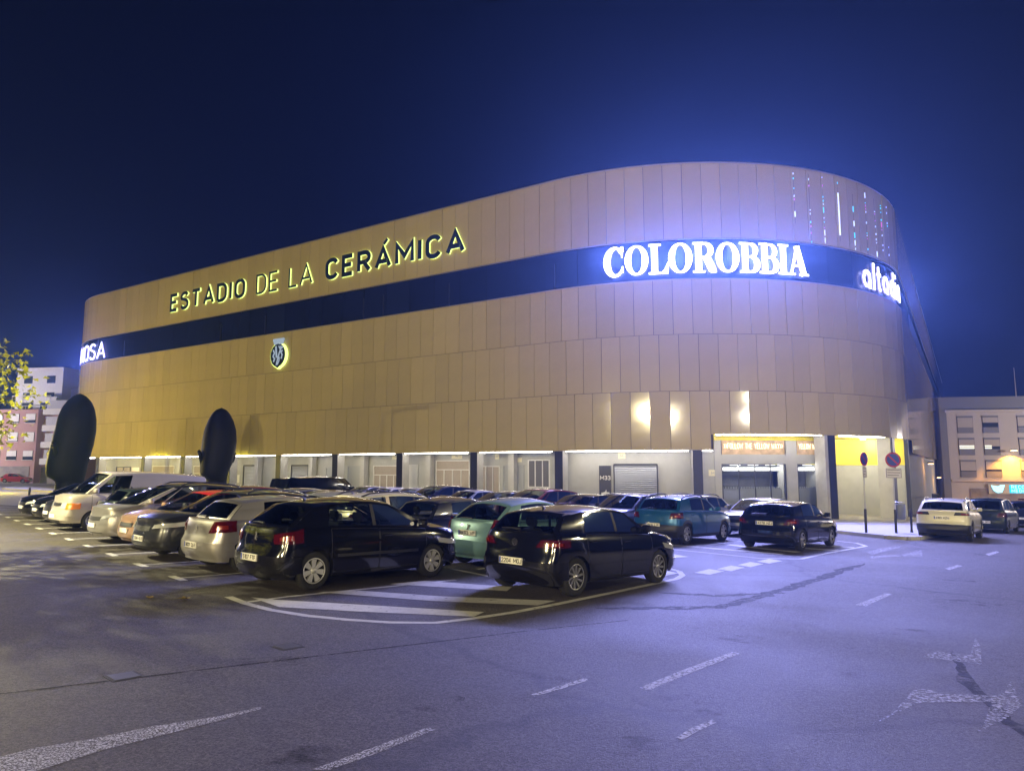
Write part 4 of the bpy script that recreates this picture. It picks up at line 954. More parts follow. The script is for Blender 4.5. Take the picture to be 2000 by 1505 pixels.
def make_car(key, x, y, rz, label, col, group='cars parked in the car park', roof=None, wheel='five', plate=None, rails=None, tint=False, detail=2, cat='car', name='parked_car',
             tail=None, head=None, doors=((-.02, 1.0), (-1.02, -.05)), badge=None, wiper=True, tailmat=None, grille=True, stripe=None, front_plate=True):
    m = MODELS[key]; c = m['car']; e = empty(name, onground(x, y, rz), label, cat, group)
    sk = (key, col.name, roof.name if roof else None)
    if sk not in STOCK:
        lo = m['body']; STOCK[sk] = lo.mesh('body', [col, M_black, roof or col], weld=.004, recalc=True, sharp=38)
    link('body', STOCK[sk], e); link('underbody', m['underbody'], e); link('interior', m['interior'], e)
    for n, me in m['glass']:
        o = link(n, me, e)
        if tint and n != 'windscreen' and n != 'front':
            if 'tint' not in me.name:
                me2 = STOCK.get(('t', me.name))
                if not me2: me2 = me.copy(); me2.materials[0] = M_dglass; STOCK[('t', me.name)] = me2
                o.data = me2
    tw = .195; ty, rim = wheels_for(c.rw, tw, wheel)
    for xw in (c.wb/2, -c.wb/2):
        for sg in (1, -1):
            w = link('wheel', ty, e, Matrix.Translation((xw, sg*(c.W/2-.125), c.rw)) @ Matrix.Rotation(math.pi if sg > 0 else 0, 4, 'Z') @ Matrix.Rotation(random.uniform(0, 6), 4, 'Y'))
            link('rim', rim, w)
    def cached(tagk, fn, mats):
        kk = (key, tagk, mats.name if not isinstance(mats, list) else mats[0].name)
        if kk not in STOCK: STOCK[kk] = fn().mesh(tagk.split(':')[0], mats, recalc=False)
        return STOCK[kk]
    tail = tail or c.p.get('tail', [(.50, .72), (.98, .76), (.92, .95), (.56, .92)]); head = head or c.p.get('head', [(.46, .56), (1.12, .66), (1.16, .76), (.50, .66)])
    for sg in (1, -1):
        tl_ = link('tail_light', cached('tail_light:%d' % sg, lambda: c.patch(tail, True, sg), tailmat or M_red), e)
        if detail >= 2:
            ctr = [sum(q[k] for q in tail)/4 for k in (0, 1)]; inn = [(lerp(ctr[0]-.02, q[0], .34), lerp(ctr[1]-.015, q[1], .36)) for q in tail]
            link('lens', cached('lens:%d' % sg, lambda: c.patch(inn, True, sg, .017), M_lens), tl_)
        h = link('headlight', cached('headlight:%d' % sg, lambda: c.patch(head, False, sg), M_clear), e)
        if c.p.get('amber'): link('indicator', cached('indicator:%d' % sg, lambda: c.patch(c.p['amber'], False, sg), M_amber), e)
        # mirror
        def mir():
            b = MB(); xm, ym, zm = c.cab(c.xc-.18, c.xt-.1, .10); b.rbox((xm-.07, ym+.02, zm-.02), (xm+.07, ym+.20, zm+.12), .035); b.box((xm-.03, ym-.04, zm-.02), (xm+.03, ym+.04, zm+.03)); 
            if sg < 0: b.v = [(vx, -vy, vz) for vx, vy, vz in b.v]
            return b
        link('mirror', cached('mirror:%d' % sg, mir, col if col is not PAINT.get('beige') else M_black), e)
    if detail >= 1 and grille:
        for nm, q4 in (('grille', [(0, c.zn-.17), (.40, c.zn-.15), (.42, c.zn-.05), (0, c.zn-.06)]), ('lower_grille', [(0, .26), (.55, .27), (.50, .42), (0, .42)])):
            def gr():
                q = c.patch(q4, False, 1, .006); out = MB(); out.add(list(q.v), list(q.f)); out.add([(vx, -vy, vz) for vx, vy, vz in q.v], list(q.f)); return out
            kk = (key, nm)
            if kk not in STOCK: STOCK[kk] = gr().mesh(nm, M_black, weld=.003)
            link(nm, STOCK[kk], e)
    for nm, rear in (('rear_bumper', True), ('front_bumper', False)):
        kk = (key, nm, col.name)
        if kk not in STOCK:
            zt = (.58 if rear else .46)+(c.zs-.2)*.8; q = c.patch([(0, c.zs+.09), (1.02, c.zs+.09), (1.00, zt-.02), (0, zt)], rear, 1, .014, 22); out = MB(); out.add(list(q.v), list(q.f), 0, True); out.add([(vx, -vy, vz) for vx, vy, vz in q.v], list(q.f), 0, True)
            STOCK[kk] = out.mesh(nm, M_black if c.clad and rear else col, weld=.003, recalc=True, sharp=40)
        link(nm, STOCK[kk], e)
    if detail >= 2:
        for sg in (1, -1):
            for i, (x0, x1) in enumerate(doors):
                if i and c.p.get('two_door'): continue
                d = link('door', cached('door:%d%d' % (sg, i), lambda: c.sidepatch(x0, x1, c.zs+.08, 9, sg, gap=True), [col, M_black]), e)
                def hd():
                    z = c.zsh((x0+x1)/2)-.13; b = MB(); yy = c.yside(x0+.1, z); b.rbox((x0+.06, yy-.005, z-.012), (x0+.26, yy+.032, z+.014), .012)
                    if sg < 0: b.v = [(vx, -vy, vz) for vx, vy, vz in b.v]
                    return b
                link('handle', cached('handle:%d%d' % (sg, i), hd, col), d)
        if stripe:   # side rubbing strip
            for sg in (1, -1): link('rubbing_strip', cached('strip:%d' % sg, lambda: c.sidepatch(-c.wb/2+c.rw+.1, c.wb/2-c.rw-.1, .52, .57, sg, .02), M_black), e)
        if wiper:
            def wp():
                b = MB(); p0 = Vector(c.back(.08, 0)); p1 = Vector(c.back(.10, .62)); b.tube([p0+Vector((-.03, 0, .0)), (p0+p1)/2+Vector((-.035, 0, .01)), p1+Vector((-.03, 0, .0))], [.022, .014, .008], 5); return b
            link('wiper', cached('wiper', wp, M_black), e)
        def an():
            b = MB(); z = c.zrail(c.xr+.25)+c.roofcrown; b.tube([(c.xr+.25, 0, z-.01), (c.xr+.18, 0, z+.06)], [.03, .008], 6); return b
        link('antenna', cached('antenna', an, M_black), e)
    if rails:
        for sg in (1, -1):
            def rl():
                pts = [c.cab(0, lerp(c.xt-.12, c.xr+.1, i/8), 1) for i in range(9)]; b = MB()
                b.tube([(p[0], sg*(p[1]-.05), c.zrail(p[0])+(.02 if i in (0, 8) else .075)) for i, p in enumerate(pts)], .022, 6)
                return b
            link('roof_rail', cached('roof_rail:%d' % sg, rl, rails), e)
    # number plates
    pz = c.p.get('plz', .50)
    def plate_at(rear, txt):
        p = Vector(c.girth(0, pz if rear else .46, rear)); sgn = -1 if rear else 1
        M = Matrix(((0, sgn*-1, 0, 0), (sgn*-1, 0, 0, 0), (0, 0, 1, 0), (0, 0, 0, 1)))
        rot = Matrix.Rotation(0 if rear else math.pi, 4, 'Z'); Mx = Matrix.Translation((p.x+sgn*.022, 0, p.z)) @ rot @ Matrix.Rotation(-math.pi/2, 4, 'Z')
        if 'plate' not in STOCK: STOCK['plate'] = MB().box((-.26, -.006, -.055), (.26, .02, .055)).box((-.255, -.0075, -.05), (-.215, -.006, .05), 1).mesh('number_plate', [M_plate, M_pblue])
        o = link('number_plate', STOCK['plate'], e, Mx)
        if txt:
            tw_ = text_width(txt, .075, .016, .45)+.012; text_objs(txt, .075, .0125, .016, .002, M_ink, o, Matrix.Translation((-tw_/2+.03, -.009, -.0375)), space=.45)
    plate_at(True, plate)
    if front_plate: plate_at(False, plate)
    if badge:
        p = Vector(c.girth(0, c.p.get('bz', .80), True)); Mx = Matrix.Translation((p.x-.012, 0, p.z)) @ Matrix.Rotation(-math.pi/2, 4, 'Z'); b = MB()
        if badge == 'ring':
            b.ribbon(arc(0, 0, .055, .055, 0, 360, 20)[:-1], .012, .01, closed=True); b.ribbon([(-.032, .036), (-.016, 0), (0, .03), (.016, 0), (.032, .036)], .009, .01); b.ribbon([(-.04, .01), (-.02, -.04), (0, -.005), (.02, -.04), (.04, .01)], .009, .01)
        else:
            b.ribbon([(-.03, -.06), (-.005, -.02), (.01, .03), (-.01, .07)], [.012, .03, .03, .02], .01); b.ribbon([(.0, .02), (.04, .04)], .015, .01); b.ribbon([(.0, -.02), (.045, -.01)], .015, .01); b.ribbon([(-.01, -.03), (.03, -.065)], .015, .01)
        link('badge', b.mesh('badge', M_chrome), e, Mx)
    return e
# ---- body shapes
model('hatch', 2, tail=[(.52, .74), (1.02, .78), (.98, .98), (.60, .96)])
model('hatch_long', 2, L=4.20, W=1.73, H=1.51, wb=2.61, fo=.86, zn=.72, zbf=.95, zbr=1.03, ztail=1.00, xc=1.25, xt=.28, xr=-1.30, xb=-1.72, df=.45, bowb=.34, roofcrown=.06, rw=.315,
      pill=[(.22, 'W'), (1.28, 'K'), (1.36, 'W'), (2.30, 'P')], tail=[(.56, .76), (1.02, .78), (.98, 1.00), (.52, .90)], plz=.52, bz=.86,
      rear=[(.23, .10), (.34, .02), (.46, .0), (.64, .0), (.67, .07), (.9, .10), (1.0, .16)])
model('polo_new', 2, L=4.05, W=1.75, H=1.46, wb=2.55, fo=.80, zn=.74, zbf=.95, zbr=1.03, ztail=1.00, xc=1.00, xt=.25, xr=-1.40, xb=-1.66, tail=[(.46, .80), (1.06, .80), (1.05, .93), (.56, .92)], plz=.56, bz=.86,
      pill=[(.15, 'W'), (1.02, 'K'), (1.10, 'W'), (1.98, 'P')], rw=.318)
model('hatch_old', 2, L=3.85, W=1.66, H=1.44, wb=2.44, fo=.75, zn=.66, zbf=.90, zbr=.95, ztail=.92, xc=.98, xt=.22, xr=-1.22, xb=-1.52, tail=[(.44, .70), (.92, .72), (.9, .82), (.48, .84)], pill=[(.15, 'W'), (1.05, 'K'), (1.13, 'W'), (1.85, 'P')], rw=.29, plz=.48)
model('round_hatch', 2, L=3.90, W=1.68, H=1.50, wb=2.46, fo=.74, zn=.74, zbf=.97, zbr=1.00, ztail=.96, xc=1.05, xt=.28, xr=-1.15, xb=-1.62, roofcrown=.08, df=.42, tail=[(.60, .74), (.80, .74), (.80, 1.02), (.68, 1.05)], plz=.74, bz=.86, pill=[(.18, 'W'), (1.08, 'K'), (1.16, 'W'), (2.0, 'P')], rw=.29)
model('hatch_sport', 2, L=4.28, W=1.82, H=1.45, wb=2.63, fo=.85, zn=.70, zbf=.93, zbr=1.02, ztail=1.00, xc=1.05, xt=.20, xr=-1.48, xb=-1.78, tail=[(.55, .76), (1.08, .80), (1.04, .96), (.66, .92)], plz=.80, rw=.32, pill=[(.16, 'W'), (1.1, 'K'), (1.18, 'W'), (2.1, 'P')])
model('crossover', 2, L=4.10, W=1.76, H=1.54, wb=2.59, fo=.78, zs=.24, zn=.78, zbf=1.00, zbr=1.06, ztail=1.03, xc=1.02, xt=.26, xr=-1.40, xb=-1.66, clad=1, rw=.33, tail=[(.54, .80), (1.0, .82), (.98, 1.0), (.60, .98)], plz=.60)
model('suv', 2, L=4.40, W=1.84, H=1.60, wb=2.68, fo=.90, zs=.26, zn=.86, zbf=1.06, zbr=1.13, ztail=1.10, xc=1.05, xt=.22, xr=-1.55, xb=-1.86, clad=1, rw=.345, tail=[(.40, .96), (1.12, .97), (1.08, 1.07), (.45, 1.07)], plz=.86, pill=[(.16, 'W'), (1.1, 'K'), (1.18, 'W'), (2.02, 'K'), (2.1, 'W'), (2.55, 'P')],
      head=[(.50, .74), (1.14, .80), (1.18, .92), (.54, .84)])
model('niro', 2, L=4.36, W=1.80, H=1.52, wb=2.70, fo=.87, zs=.23, zn=.78, zbf=1.00, zbr=1.07, ztail=1.04, xc=1.12, xt=.25, xr=-1.55, xb=-1.85, clad=1, rw=.325, head=[(.50, .68), (1.16, .76), (1.18, .86), (.54, .77)], df=.42, pill=[(.16, 'W'), (1.15, 'K'), (1.23, 'W'), (2.12, 'P')])
model('mpv', 2, L=4.36, W=1.77, H=1.62, wb=2.75, fo=.90, zs=.2, zn=.74, zbf=1.00, zbr=1.07, ztail=1.03, xc=1.42, xt=.40, xr=-1.62, xb=-1.92, df=.45, roofcrown=.06, bowb=.34, rw=.31, head=[(.46, .62), (1.20, .76), (1.22, .86), (.50, .71)], pill=[(.22, 'W'), (.55, 'P'), (.62, 'W'), (1.55, 'K'), (1.63, 'W'), (2.5, 'K'), (2.58, 'W'), (3.1, 'P')])
model('wagon', 2, L=4.50, W=1.76, H=1.50, wb=2.66, fo=.86, zn=.70, zbf=.94, zbr=.98, ztail=.96, xc=1.08, xt=.26, xr=-1.95, xb=-2.12, rw=.31, pill=[(.16, 'W'), (1.1, 'K'), (1.18, 'W'), (2.08, 'P'), (2.2, 'W'), (2.85, 'P')])
model('boxy', 2, L=4.25, W=1.80, H=1.84, wb=2.60, fo=.72, zs=.30, zn=.98, zbf=1.14, zbr=1.16, ztail=1.14, xc=.78, xt=.42, xr=-1.86, xb=-1.98, df=.18, dr=.16, tum=.10, roofcrown=.03, roofarch=.015, bowb=.05, bowt=.05, rbow=.03, rw=.38, clad=1, pill=[(.12, 'W'), (.95, 'P'), (1.05, 'W'), (1.75, 'P'), (1.85, 'W'), (2.55, 'P')],
      rear=[(.33, .08), (.45, .02), (.60, .0), (.8, .03), (1.14, .05)], tail=[(.62, .80), (.78, .80), (.78, 1.02), (.62, 1.02)])
model('van', 2, L=4.79, W=1.84, H=1.93, wb=2.92, fo=.93, zs=.26, zn=.93, zbf=1.16, zbr=1.16, ztail=1.12, xc=1.72, xt=.98, xr=-2.10, xb=-2.26, df=.32, dr=.2, tum=.14, roofcrown=.06, roofarch=.05, bowb=.26, bowt=.16, rbow=.04, rw=.325, pill=[(.16, 'W'), (.62, 'K'), (.68, 'W'), (1.22, 'P'), (2.5, 'P'), (3.3, 'P')],
      rear=[(.3, .08), (.42, .0), (.6, .0), (.66, .05), (1.12, .08)], front=[(.26, -.06), (.34, .0), (.56, .0), (.58, -.05), (.80, -.10), (.93, -.14)], head=[(.42, .70), (.72, .70), (.72, .88), (.42, .88)], amber=[(.74, .68), (1.08, .70), (1.08, .88), (.74, .88)], tail=[(.70, .6), (.86, .6), (.86, 1.1), (.70, 1.1)], hoodcrown=.03, two_door=1)
H0 = R(47.3); H1 = R(227.3); RA = 'cars in the nearest row'; RB = 'cars in the second row'; RC_ = 'cars across the aisle'
pk = paint('black', (.004, .004, .005), .0, .12); sv = paint('silver', (.42, .40, .38), .7, .35); gr = paint('graphite', (.035, .037, .042), .5, .3); nb = paint('navy', (.010, .012, .035), .3, .3)
beige = paint('beige', (.50, .42, .33), .35, .35); teal = paint('aqua', (.17, .31, .34), .3, .35); blue = paint('blue', (.010, .095, .25), .35, .3); wh = paint('white', (.72, .70, .66), 0, .35); wr = paint('dark_red', (.14, .012, .014), .3, .3)
rd = paint('red', (.50, .02, .015), .1, .3); cop = paint('copper', (.42, .26, .17), .35, .35); dkg = paint('dark_green', (.02, .03, .028), .4, .3); lg = paint('light_grey', (.36, .37, .38), .6, .35); olive = paint('olive', (.06, .06, .045), .4, .3); cr = paint('cream', (.66, .63, .48), .1, .35); mg = paint('mid_grey', (.13, .135, .14), .6, .35)
def park(key, a, r, back_first, *args, **k):
    p = lot(a, r); return make_car(key, p.x, p.y, H0 if back_first else H1, *args, **k)
# nearest row, tail or nose at the ticks
make_car('hatch_long', -3.04, 13.51, R(47.7), 'black hatchback with chrome hubcaps beside the hatched island, its tail to the ticks', pk, RA, wheel='seven', plate='5107 FTF', badge='lion', stripe=True, doors=((.02, 1.10), (-1.0, -.01)))
park('hatch', 2.52, 3.30, True, 'silver hatchback with dark round tail lamps beside the black hubcap hatchback', sv, RA, plate='8001 DLR', badge='ring', tint=True)
park('niro', 2.42, 5.75, False, 'dark grey crossover with silver roof rails facing the ticks', gr, RA, rails=M_chrome, wheel='five', plate='3284 KLR')
park('hatch', 2.55, 8.20, False, 'copper small car with a red roof facing the ticks', cop, RA, roof=rd, plate=None)
park('mpv', 2.55, 10.50, False, 'silver people carrier with long sloping windscreen facing the ticks', sv, RA, roof=gr, rails=M_black, wheel='six')
park('hatch', 2.9, 12.85, True, 'dark green-grey hatchback parked tail out beside the white van', dkg, RA, tint=False)
park('van', 2.55, 15.35, False, 'cream white panel van with orange indicators facing the ticks', paint('van_white', (.33, .30, .26), 0, .4), RA, cat='van', name='panel_van', wheel='five', doors=((.55, 1.55), (-1, -.5)), wiper=False)
park('hatch_sport', 2.5, 17.6, False, 'dark saloon-like car next to the white van, nose to the ticks', gr, RA)
park('hatch', 2.4, 19.9, False, 'small black car two along from the van towards the plaza', pk, RA)
park('hatch_sport', 2.4, 22.3, False, 'black car at the plaza end of the nearest row', pk, RA)
# second row
make_car('polo_new', 1.33, 13.42, R(46.6), 'black hatchback with ten-spoke alloys parked on the hatching, plate 2204', pk, RB, wheel='multi', plate='2204 MGJ', badge='ring', tint=False, doors=((.02, 1.0), (-.98, -.01)))
park('round_hatch', 7.35, .38, True, 'pale aqua rounded hatchback with a plate high on its tailgate', teal, RB, plate='B4173 WP', badge='lion')
park('hatch_old', 7.2, 2.75, True, 'dark blue older hatchback between the aqua car and the beige estate', nb, RB)
park('wagon', 7.25, 5.45, True, 'beige estate car with black roof bars beyond the dark blue hatchback', beige, RB, roof=cr, rails=M_black)
park('hatch', 7.0, 8.0, True, 'light grey car behind the beige estate', lg, RB, detail=1)
park('hatch_old', 7.3, 10.4, False, 'olive car behind the grey crossover', olive, RB, detail=1)
park('hatch', 7.3, 12.7, False, 'mid grey car behind the red-roofed car', mg, RB, detail=1)
park('hatch_sport', 7.3, 17.4, False, 'dark red car showing its roof behind the white van', wr, RB, detail=1)
park('hatch', 7.3, 20.0, False, 'grey car behind the end of the white van', mg, RB, detail=1)
# row across the aisle
make_car('hatch_sport', 8.95, 23.0, R(48.2), 'black hatchback with sporty alloys standing on the far hatched island', pk, RC_, wheel='five', plate='4278 HZJ', tint=True)
make_car('crossover', 5.85, 24.35, R(47.7), 'bright blue crossover with black roof rails and tail to the aisle', blue, RC_, wheel='six', plate='8616 LJX', rails=M_black, tint=True)
park('crossover', 16.5, 3.60, False, 'dark navy crossover beside the bright blue one', nb, RC_, roof=nb, detail=1)
park('hatch', 16.5, 5.95, False, 'black hatchback two along from the bright blue crossover', pk, RC_, detail=1)
park('mpv', 16.6, 8.35, False, 'dark red tall car in the row across the aisle', wr, RC_, detail=1)
park('hatch_sport', 16.6, 10.7, False, 'dark green car next to the dark red tall car', dkg, RC_, detail=1)
park('hatch', 16.6, 13.0, False, 'light silver car with pale pillars in the row across the aisle', lg, RC_, detail=1)
park('mpv', 16.6, 15.4, False, 'navy tall car behind the light silver one', nb, RC_, detail=1)
park('hatch', 16.6, 17.7, False, 'pale grey small car beyond the navy tall car', lg, RC_, detail=1)
park('hatch_old', 16.6, 20.0, False, 'white small car just left of the pale grey one', wh, RC_, detail=1)
park('hatch', 16.6, 22.4, False, 'silver small car under the white-framed shop windows', sv, RC_, detail=1)
park('van', 16.6, 27.3, True, 'black van with a purple sheen behind the boxy off-roader', pk, RC_, cat='van', name='panel_van', detail=1, tint=True)
park('boxy', 16.4, 29.6, True, 'boxy black off-roader with upright tail', pk, RC_, detail=1, tint=True)
park('hatch_sport', 22.3, 1.1, False, 'grey car facing the camera between the blue crossover and the black sporty hatchback', mg, 'cars by the pavement', detail=1)
park('wagon', 22.3, 3.7, True, 'white estate with dark roof bars behind the blue crossover', lg, 'cars by the pavement', rails=M_black, detail=1)
park('hatch', 22.3, 8.4, False, 'small navy car by the pavement before the roller door', nb, 'cars by the pavement', detail=1)
# along the street on the far right
SG = 'cars along the side street'
make_car('suv', 17.75, 28.85, R(50.5), 'white-yellow crossover with black lower trim at the kerb', cr, SG, wheel='five', plate='6180 KZN', rails=M_chrome, tint=True, tailmat=M_black)
make_car('mpv', 23.3, 34.6, R(47.3), 'dark green car parked ahead of the white-yellow crossover', dkg, SG, plate='1904 GPN', tint=True, detail=1)
make_car('hatch', 28.9, 40.2, R(47.3), 'dark car with reddish sheen third in the side street', nb, SG, detail=1)
make_car('suv', 34.0, 46.2, R(47.3), 'last dark car before the frame edge in the side street', wr, SG, detail=1)
make_car('hatch', -76.0, 108.5, R(10), 'red car at the foot of the pink flats', rd, 'car by the flats', detail=1)

# ================================================================== the two giant heads
M_bronze = mat('dark_bronze', (.0045, .0045, .0045), .6, .0, .22, var=(.6, .25), bump=(6, .25, .03))
def giant_head(x, y, rz, prof, face, label, H):
    """prof: (height fraction, offset, half width across the view, half depth)"""
    def rad(t): 
        return [interp([(p[0], p[k]) for p in prof], t) for k in (1, 2, 3)]
    b = MB(); nt_ = 44; n = 40
    def pt(t, a):
        cx, rx, ry = rad(t); ca, sa = math.cos(a), math.sin(a)
        e = 2.25; r = (abs(ca)**e+abs(sa)**e)**(-1/e); px, py = cx+rx*ca*r, ry*sa*r
        d = math.atan2(math.sin(a-face), math.cos(a-face)); g = math.exp(-(d/.30)**2)
        nose = .42*math.exp(-((t-.42)/.055)**2)*math.exp(-(d/.16)**2)+.22*math.exp(-((t-.50)/.07)**2)*math.exp(-(d/.13)**2)
        brow = .16*math.exp(-((t-.585)/.03)**2)*math.exp(-(d/.55)**2); eye = -.14*(math.exp(-((t-.54)/.03)**2)*(math.exp(-((d-.33)/.16)**2)+math.exp(-((d+.33)/.16)**2)))
        lips = .16*math.exp(-((t-.315)/.02)**2)*math.exp(-(d/.24)**2)+.17*math.exp(-((t-.275)/.02)**2)*math.exp(-(d/.22)**2); chin = .22*math.exp(-((t-.20)/.035)**2)*math.exp(-(d/.3)**2)
        k = nose+brow+eye+lips+chin; return (px+k*math.cos(a), py+k*math.sin(a), t*H)
    ts = [0, .02]+[.04+.92*i/nt_ for i in range(nt_+1)]+[.975, .99, 1.0]
    b.grid(pt, ts, [2*math.pi*i/n for i in range(n+1)], 0, True, None, True)
    e = empty('giant_head_sculpture', onground(x, y, rz), label, 'sculpture', 'giant dark heads before the stadium')
    b.build('head', M_bronze, e, weld=.002, recalc=True)
    for sg in (1, -1):                                    # ears
        a = face+sg*1.5; cx, rx, ry = rad(.45); p = Vector(pt(.45, a)); o = Vector((math.cos(a), math.sin(a), 0)); tdir = Vector((-math.sin(a), math.cos(a), 0))*sg
        bb = MB(); P = [p+o*(.05+.12*math.sin(q))+tdir*(.13*math.cos(q)-.02)+Vector((0, 0, .46*math.sin(q)*1.0)) for q in [R(-100+250*i/12) for i in range(13)]]
        bb.tube(P, [.07+.06*math.sin(math.pi*i/12) for i in range(13)], 8); bb.build('ear', M_bronze, e, weld=.001)
    MB().box((-1.25, -1.25, -.3), (1.25, 1.25, .04)).build('plinth', M_kerb, e)
    return e
profA = [(0, .06, .86, .85), (.10, .06, .84, .85), (.175, .03, .86, .92), (.205, -.20, 1.10, 1.05), (.24, -.23, 1.17, 1.1), (.32, -.22, 1.22, 1.15), (.42, -.13, 1.24, 1.2), (.52, -.02, 1.25, 1.25), (.65, .07, 1.22, 1.25), (.76, .08, 1.16, 1.18), (.86, .10, .97, 1.0), (.93, .12, .70, .74), (.98, .12, .34, .38), (1.0, .10, .02, .02)]
profB = [(0, .04, .70, .85), (.12, .04, .69, .85), (.225, .05, .72, .95), (.262, -.15, .92, 1.1), (.30, -.16, 1.00, 1.15), (.40, -.08, 1.12, 1.25), (.52, .0, 1.20, 1.3), (.64, .04, 1.22, 1.3), (.76, .04, 1.12, 1.2), (.86, .03, .90, .95), (.93, .0, .65, .7), (.975, .0, .38, .42), (1.0, .0, .02, .02)]
va = math.atan2(48, -30.2)-math.pi/2
giant_head(-30.2, 48.2, va, profA, R(140), 'huge dark head in profile with an ear, by the far end of the car park', 7.25)
va = math.atan2(53, -22.5)-math.pi/2
giant_head(-22.3, 53.2, va, profB, R(112), 'huge dark head seen from behind in front of the gold facade', 6.95)
# ================================================================== signs, bin, bollards
M_disc_blue = mat('sign_blue', (.02, .04, .22), .35); M_disc_red = mat('sign_red', (.35, .015, .03), .35)
def no_parking(x, y, rz, h, d, label, plate):
    e = empty('traffic_sign', onground(x, y, 0, .13), label, 'road sign', 'round signs on the pavement corner')
    MB().tube([(0, 0, 0), (0, 0, h+d/2)], .03, 10).build('pole', M_pole, e)
    MB().tube([(0, 0, 0), (0, 0, .95)], .05, 10).build('pole_sleeve', M_black, e)
    Rz = Matrix.Translation((0, 0, h)) @ Matrix.Rotation(rz, 4, 'Z')
    Y = Matrix.Rotation(math.pi/2, 4, 'X')
    b = MB(); b.lathe([(0.001, -.05), (d*.40, -.05)], 32); b.build('face', M_disc_blue, e, Rz)
    b = MB(); b.lathe([(d*.40, -.052), (d*.5, -.052), (d*.5, -.035), (0.001, -.034)], 32); b.build('rim', M_disc_red, e, Rz)
    b = MB(); b.ribbon([(-d*.28, d*.28), (d*.28, -d*.28)], d*.09, .002, z=-.054); b.build('slash', M_disc_red, e, Rz)
    pw, ph = plate; b = MB(); b.box((-pw/2, -.05, -d/2-.04-ph), (pw/2, -.035, -d/2-.04)); p = b.build('plate', mat('plate_white', (.55, .52, .50), .5), e, Rz)
    bb = MB()
    bb.ribbon([(-pw/2+.02, -d/2-.06), (pw/2-.02, -d/2-.06), (pw/2-.02, -d/2-.02-ph), (-pw/2+.02, -d/2-.02-ph)], .014, .002, closed=True, z=-.053)
    for i in range(3): bb.ribbon([(-pw/2+.06, -d/2-.11-i*ph*.27), (pw/2-.06-.05*(i == 2), -d/2-.11-i*ph*.27)], .022, .002, z=-.0535)
    bb.build('plate_print', M_ink, p)
    return e
no_parking(14.42, 29.05, R(34), 2.98, .57, 'round blue and red sign turned half away on the pole nearer the black hatchback', (.30, .42))
no_parking(15.72, 29.2, R(-6), 2.98, .62, 'round blue and red sign facing the camera above a wide white plate', (.62, .40))
e = empty('litter_bin', onground(16.0, 29.35, .3, .13), 'grey litter bin on a post beside the round sign', 'bin')
MB().lathe([(.001, .55), (.17, .55), (.20, .6), (.215, 1.15), (.20, 1.18), (.16, 1.14), (.001, 1.14)], 20, axis='z').build('body', mat('bin_grey', (.14, .15, .15), .5), e)
MB().tube([(0, .22, 0), (0, .22, 1.25)], .03, 8).build('post', M_black, e); MB().lathe([(.001, 1.27), (.2, 1.26), (.215, 1.235), (.001, 1.235)], 20, axis='z').build('lid', M_pole, e)
for (x, y), lab in (((16.75, 29.9), 'black bollard at the kerb just left of the white-yellow crossover'), ((20.2, 44.5), 'small black bollard near the dark column of the stadium corner'), ((-23.3, 34.2), 'black bollard at the plaza edge by the end of the nearest row')):
    b = MB(); b.lathe([(.001, 0), (.06, 0), (.055, .06), (.045, .10), (.045, .78), (.055, .80), (.055, .84), (.045, .86), (.04, .93), (.001, .96)], 14, axis='z'); tag(b.build('bollard', M_black, None, onground(x, y, 0, .12)), lab, 'bollard', 'black street bollards')
# ================================================================== plane tree reaching in at the picture's edge
M_bark = mat('bark', (.16, .13, .09), .9, var=(3, .3), bump=(14, .6, .03)); M_leaf = leafmat('plane_leaf', (.20, .21, .03), (.30, .30, .03))
def plane_tree(x, y, label, seed, lean, n_leaves, H=6.6, reach=3.4):
    rnd = random.Random(seed); e = empty('plane_tree', onground(x, y), label, 'tree', 'street trees')
    b = MB(); top = Vector((lean*.3, 0, 2.6)); b.tube([(0, 0, -.1), (.03, .02, .8), (lean*.15, -.02, 1.7), tuple(top)], [.19, .15, .13, .11], 10); tips = []
    for i in range(13):
        a = 2*math.pi*i/13+rnd.uniform(-.2, .2); el = rnd.uniform(.05, 1.2); ln = reach*rnd.uniform(.65, 1.05)
        d = Vector((math.cos(a)*math.cos(el), math.sin(a)*math.cos(el), math.sin(el))); p0 = top-Vector((0, 0, rnd.uniform(0, .7))); p1 = p0+d*ln*.5+Vector((0, 0, .25)); p2 = p0+d*ln+Vector((0, 0, rnd.uniform(-.3, .3)))
        b.tube([p0, p1, p2], [.06, .04, .012], 6); tips += [(p1, .7), (p2, .6), ((p1+p2)/2, .75)]
        for k in range(3):
            q = p1.lerp(p2, rnd.uniform(.1, .9)); d2 = Vector((rnd.gauss(0, 1), rnd.gauss(0, 1), rnd.gauss(.1, .6))).normalized(); q2 = q+d2*rnd.uniform(.5, 1.0); b.tube([q, q2], [.018, .006], 5); tips.append((q2, .45))
    b.build('trunk', M_bark, e)
    c = MB()
    for i in range(n_leaves):
        p, sp = rnd.choice(tips); p = p+Vector((rnd.gauss(0, sp*.5), rnd.gauss(0, sp*.5), rnd.gauss(0, sp*.38))); sz = rnd.uniform(.09, .17)
        q = Quaternion((rnd.gauss(0, 1), rnd.gauss(0, 1), rnd.gauss(0, 1), rnd.gauss(0, 1))).normalized(); M = Matrix.Translation(p) @ q.to_matrix().to_4x4()
        V = [(0, 0, 0), (.35*sz, .25*sz, .04*sz), (.75*sz, .55*sz, 0), (.62*sz, .12*sz, .10*sz), (1.05*sz, 0, -.05*sz), (.62*sz, -.12*sz, .10*sz), (.75*sz, -.55*sz, 0), (.35*sz, -.25*sz, .04*sz)]
        c.add(V, [(0, 1, 2, 3), (0, 3, 4, 5), (0, 5, 6, 7)], 0, False, M)
    c.build('crown', M_leaf, e); return e
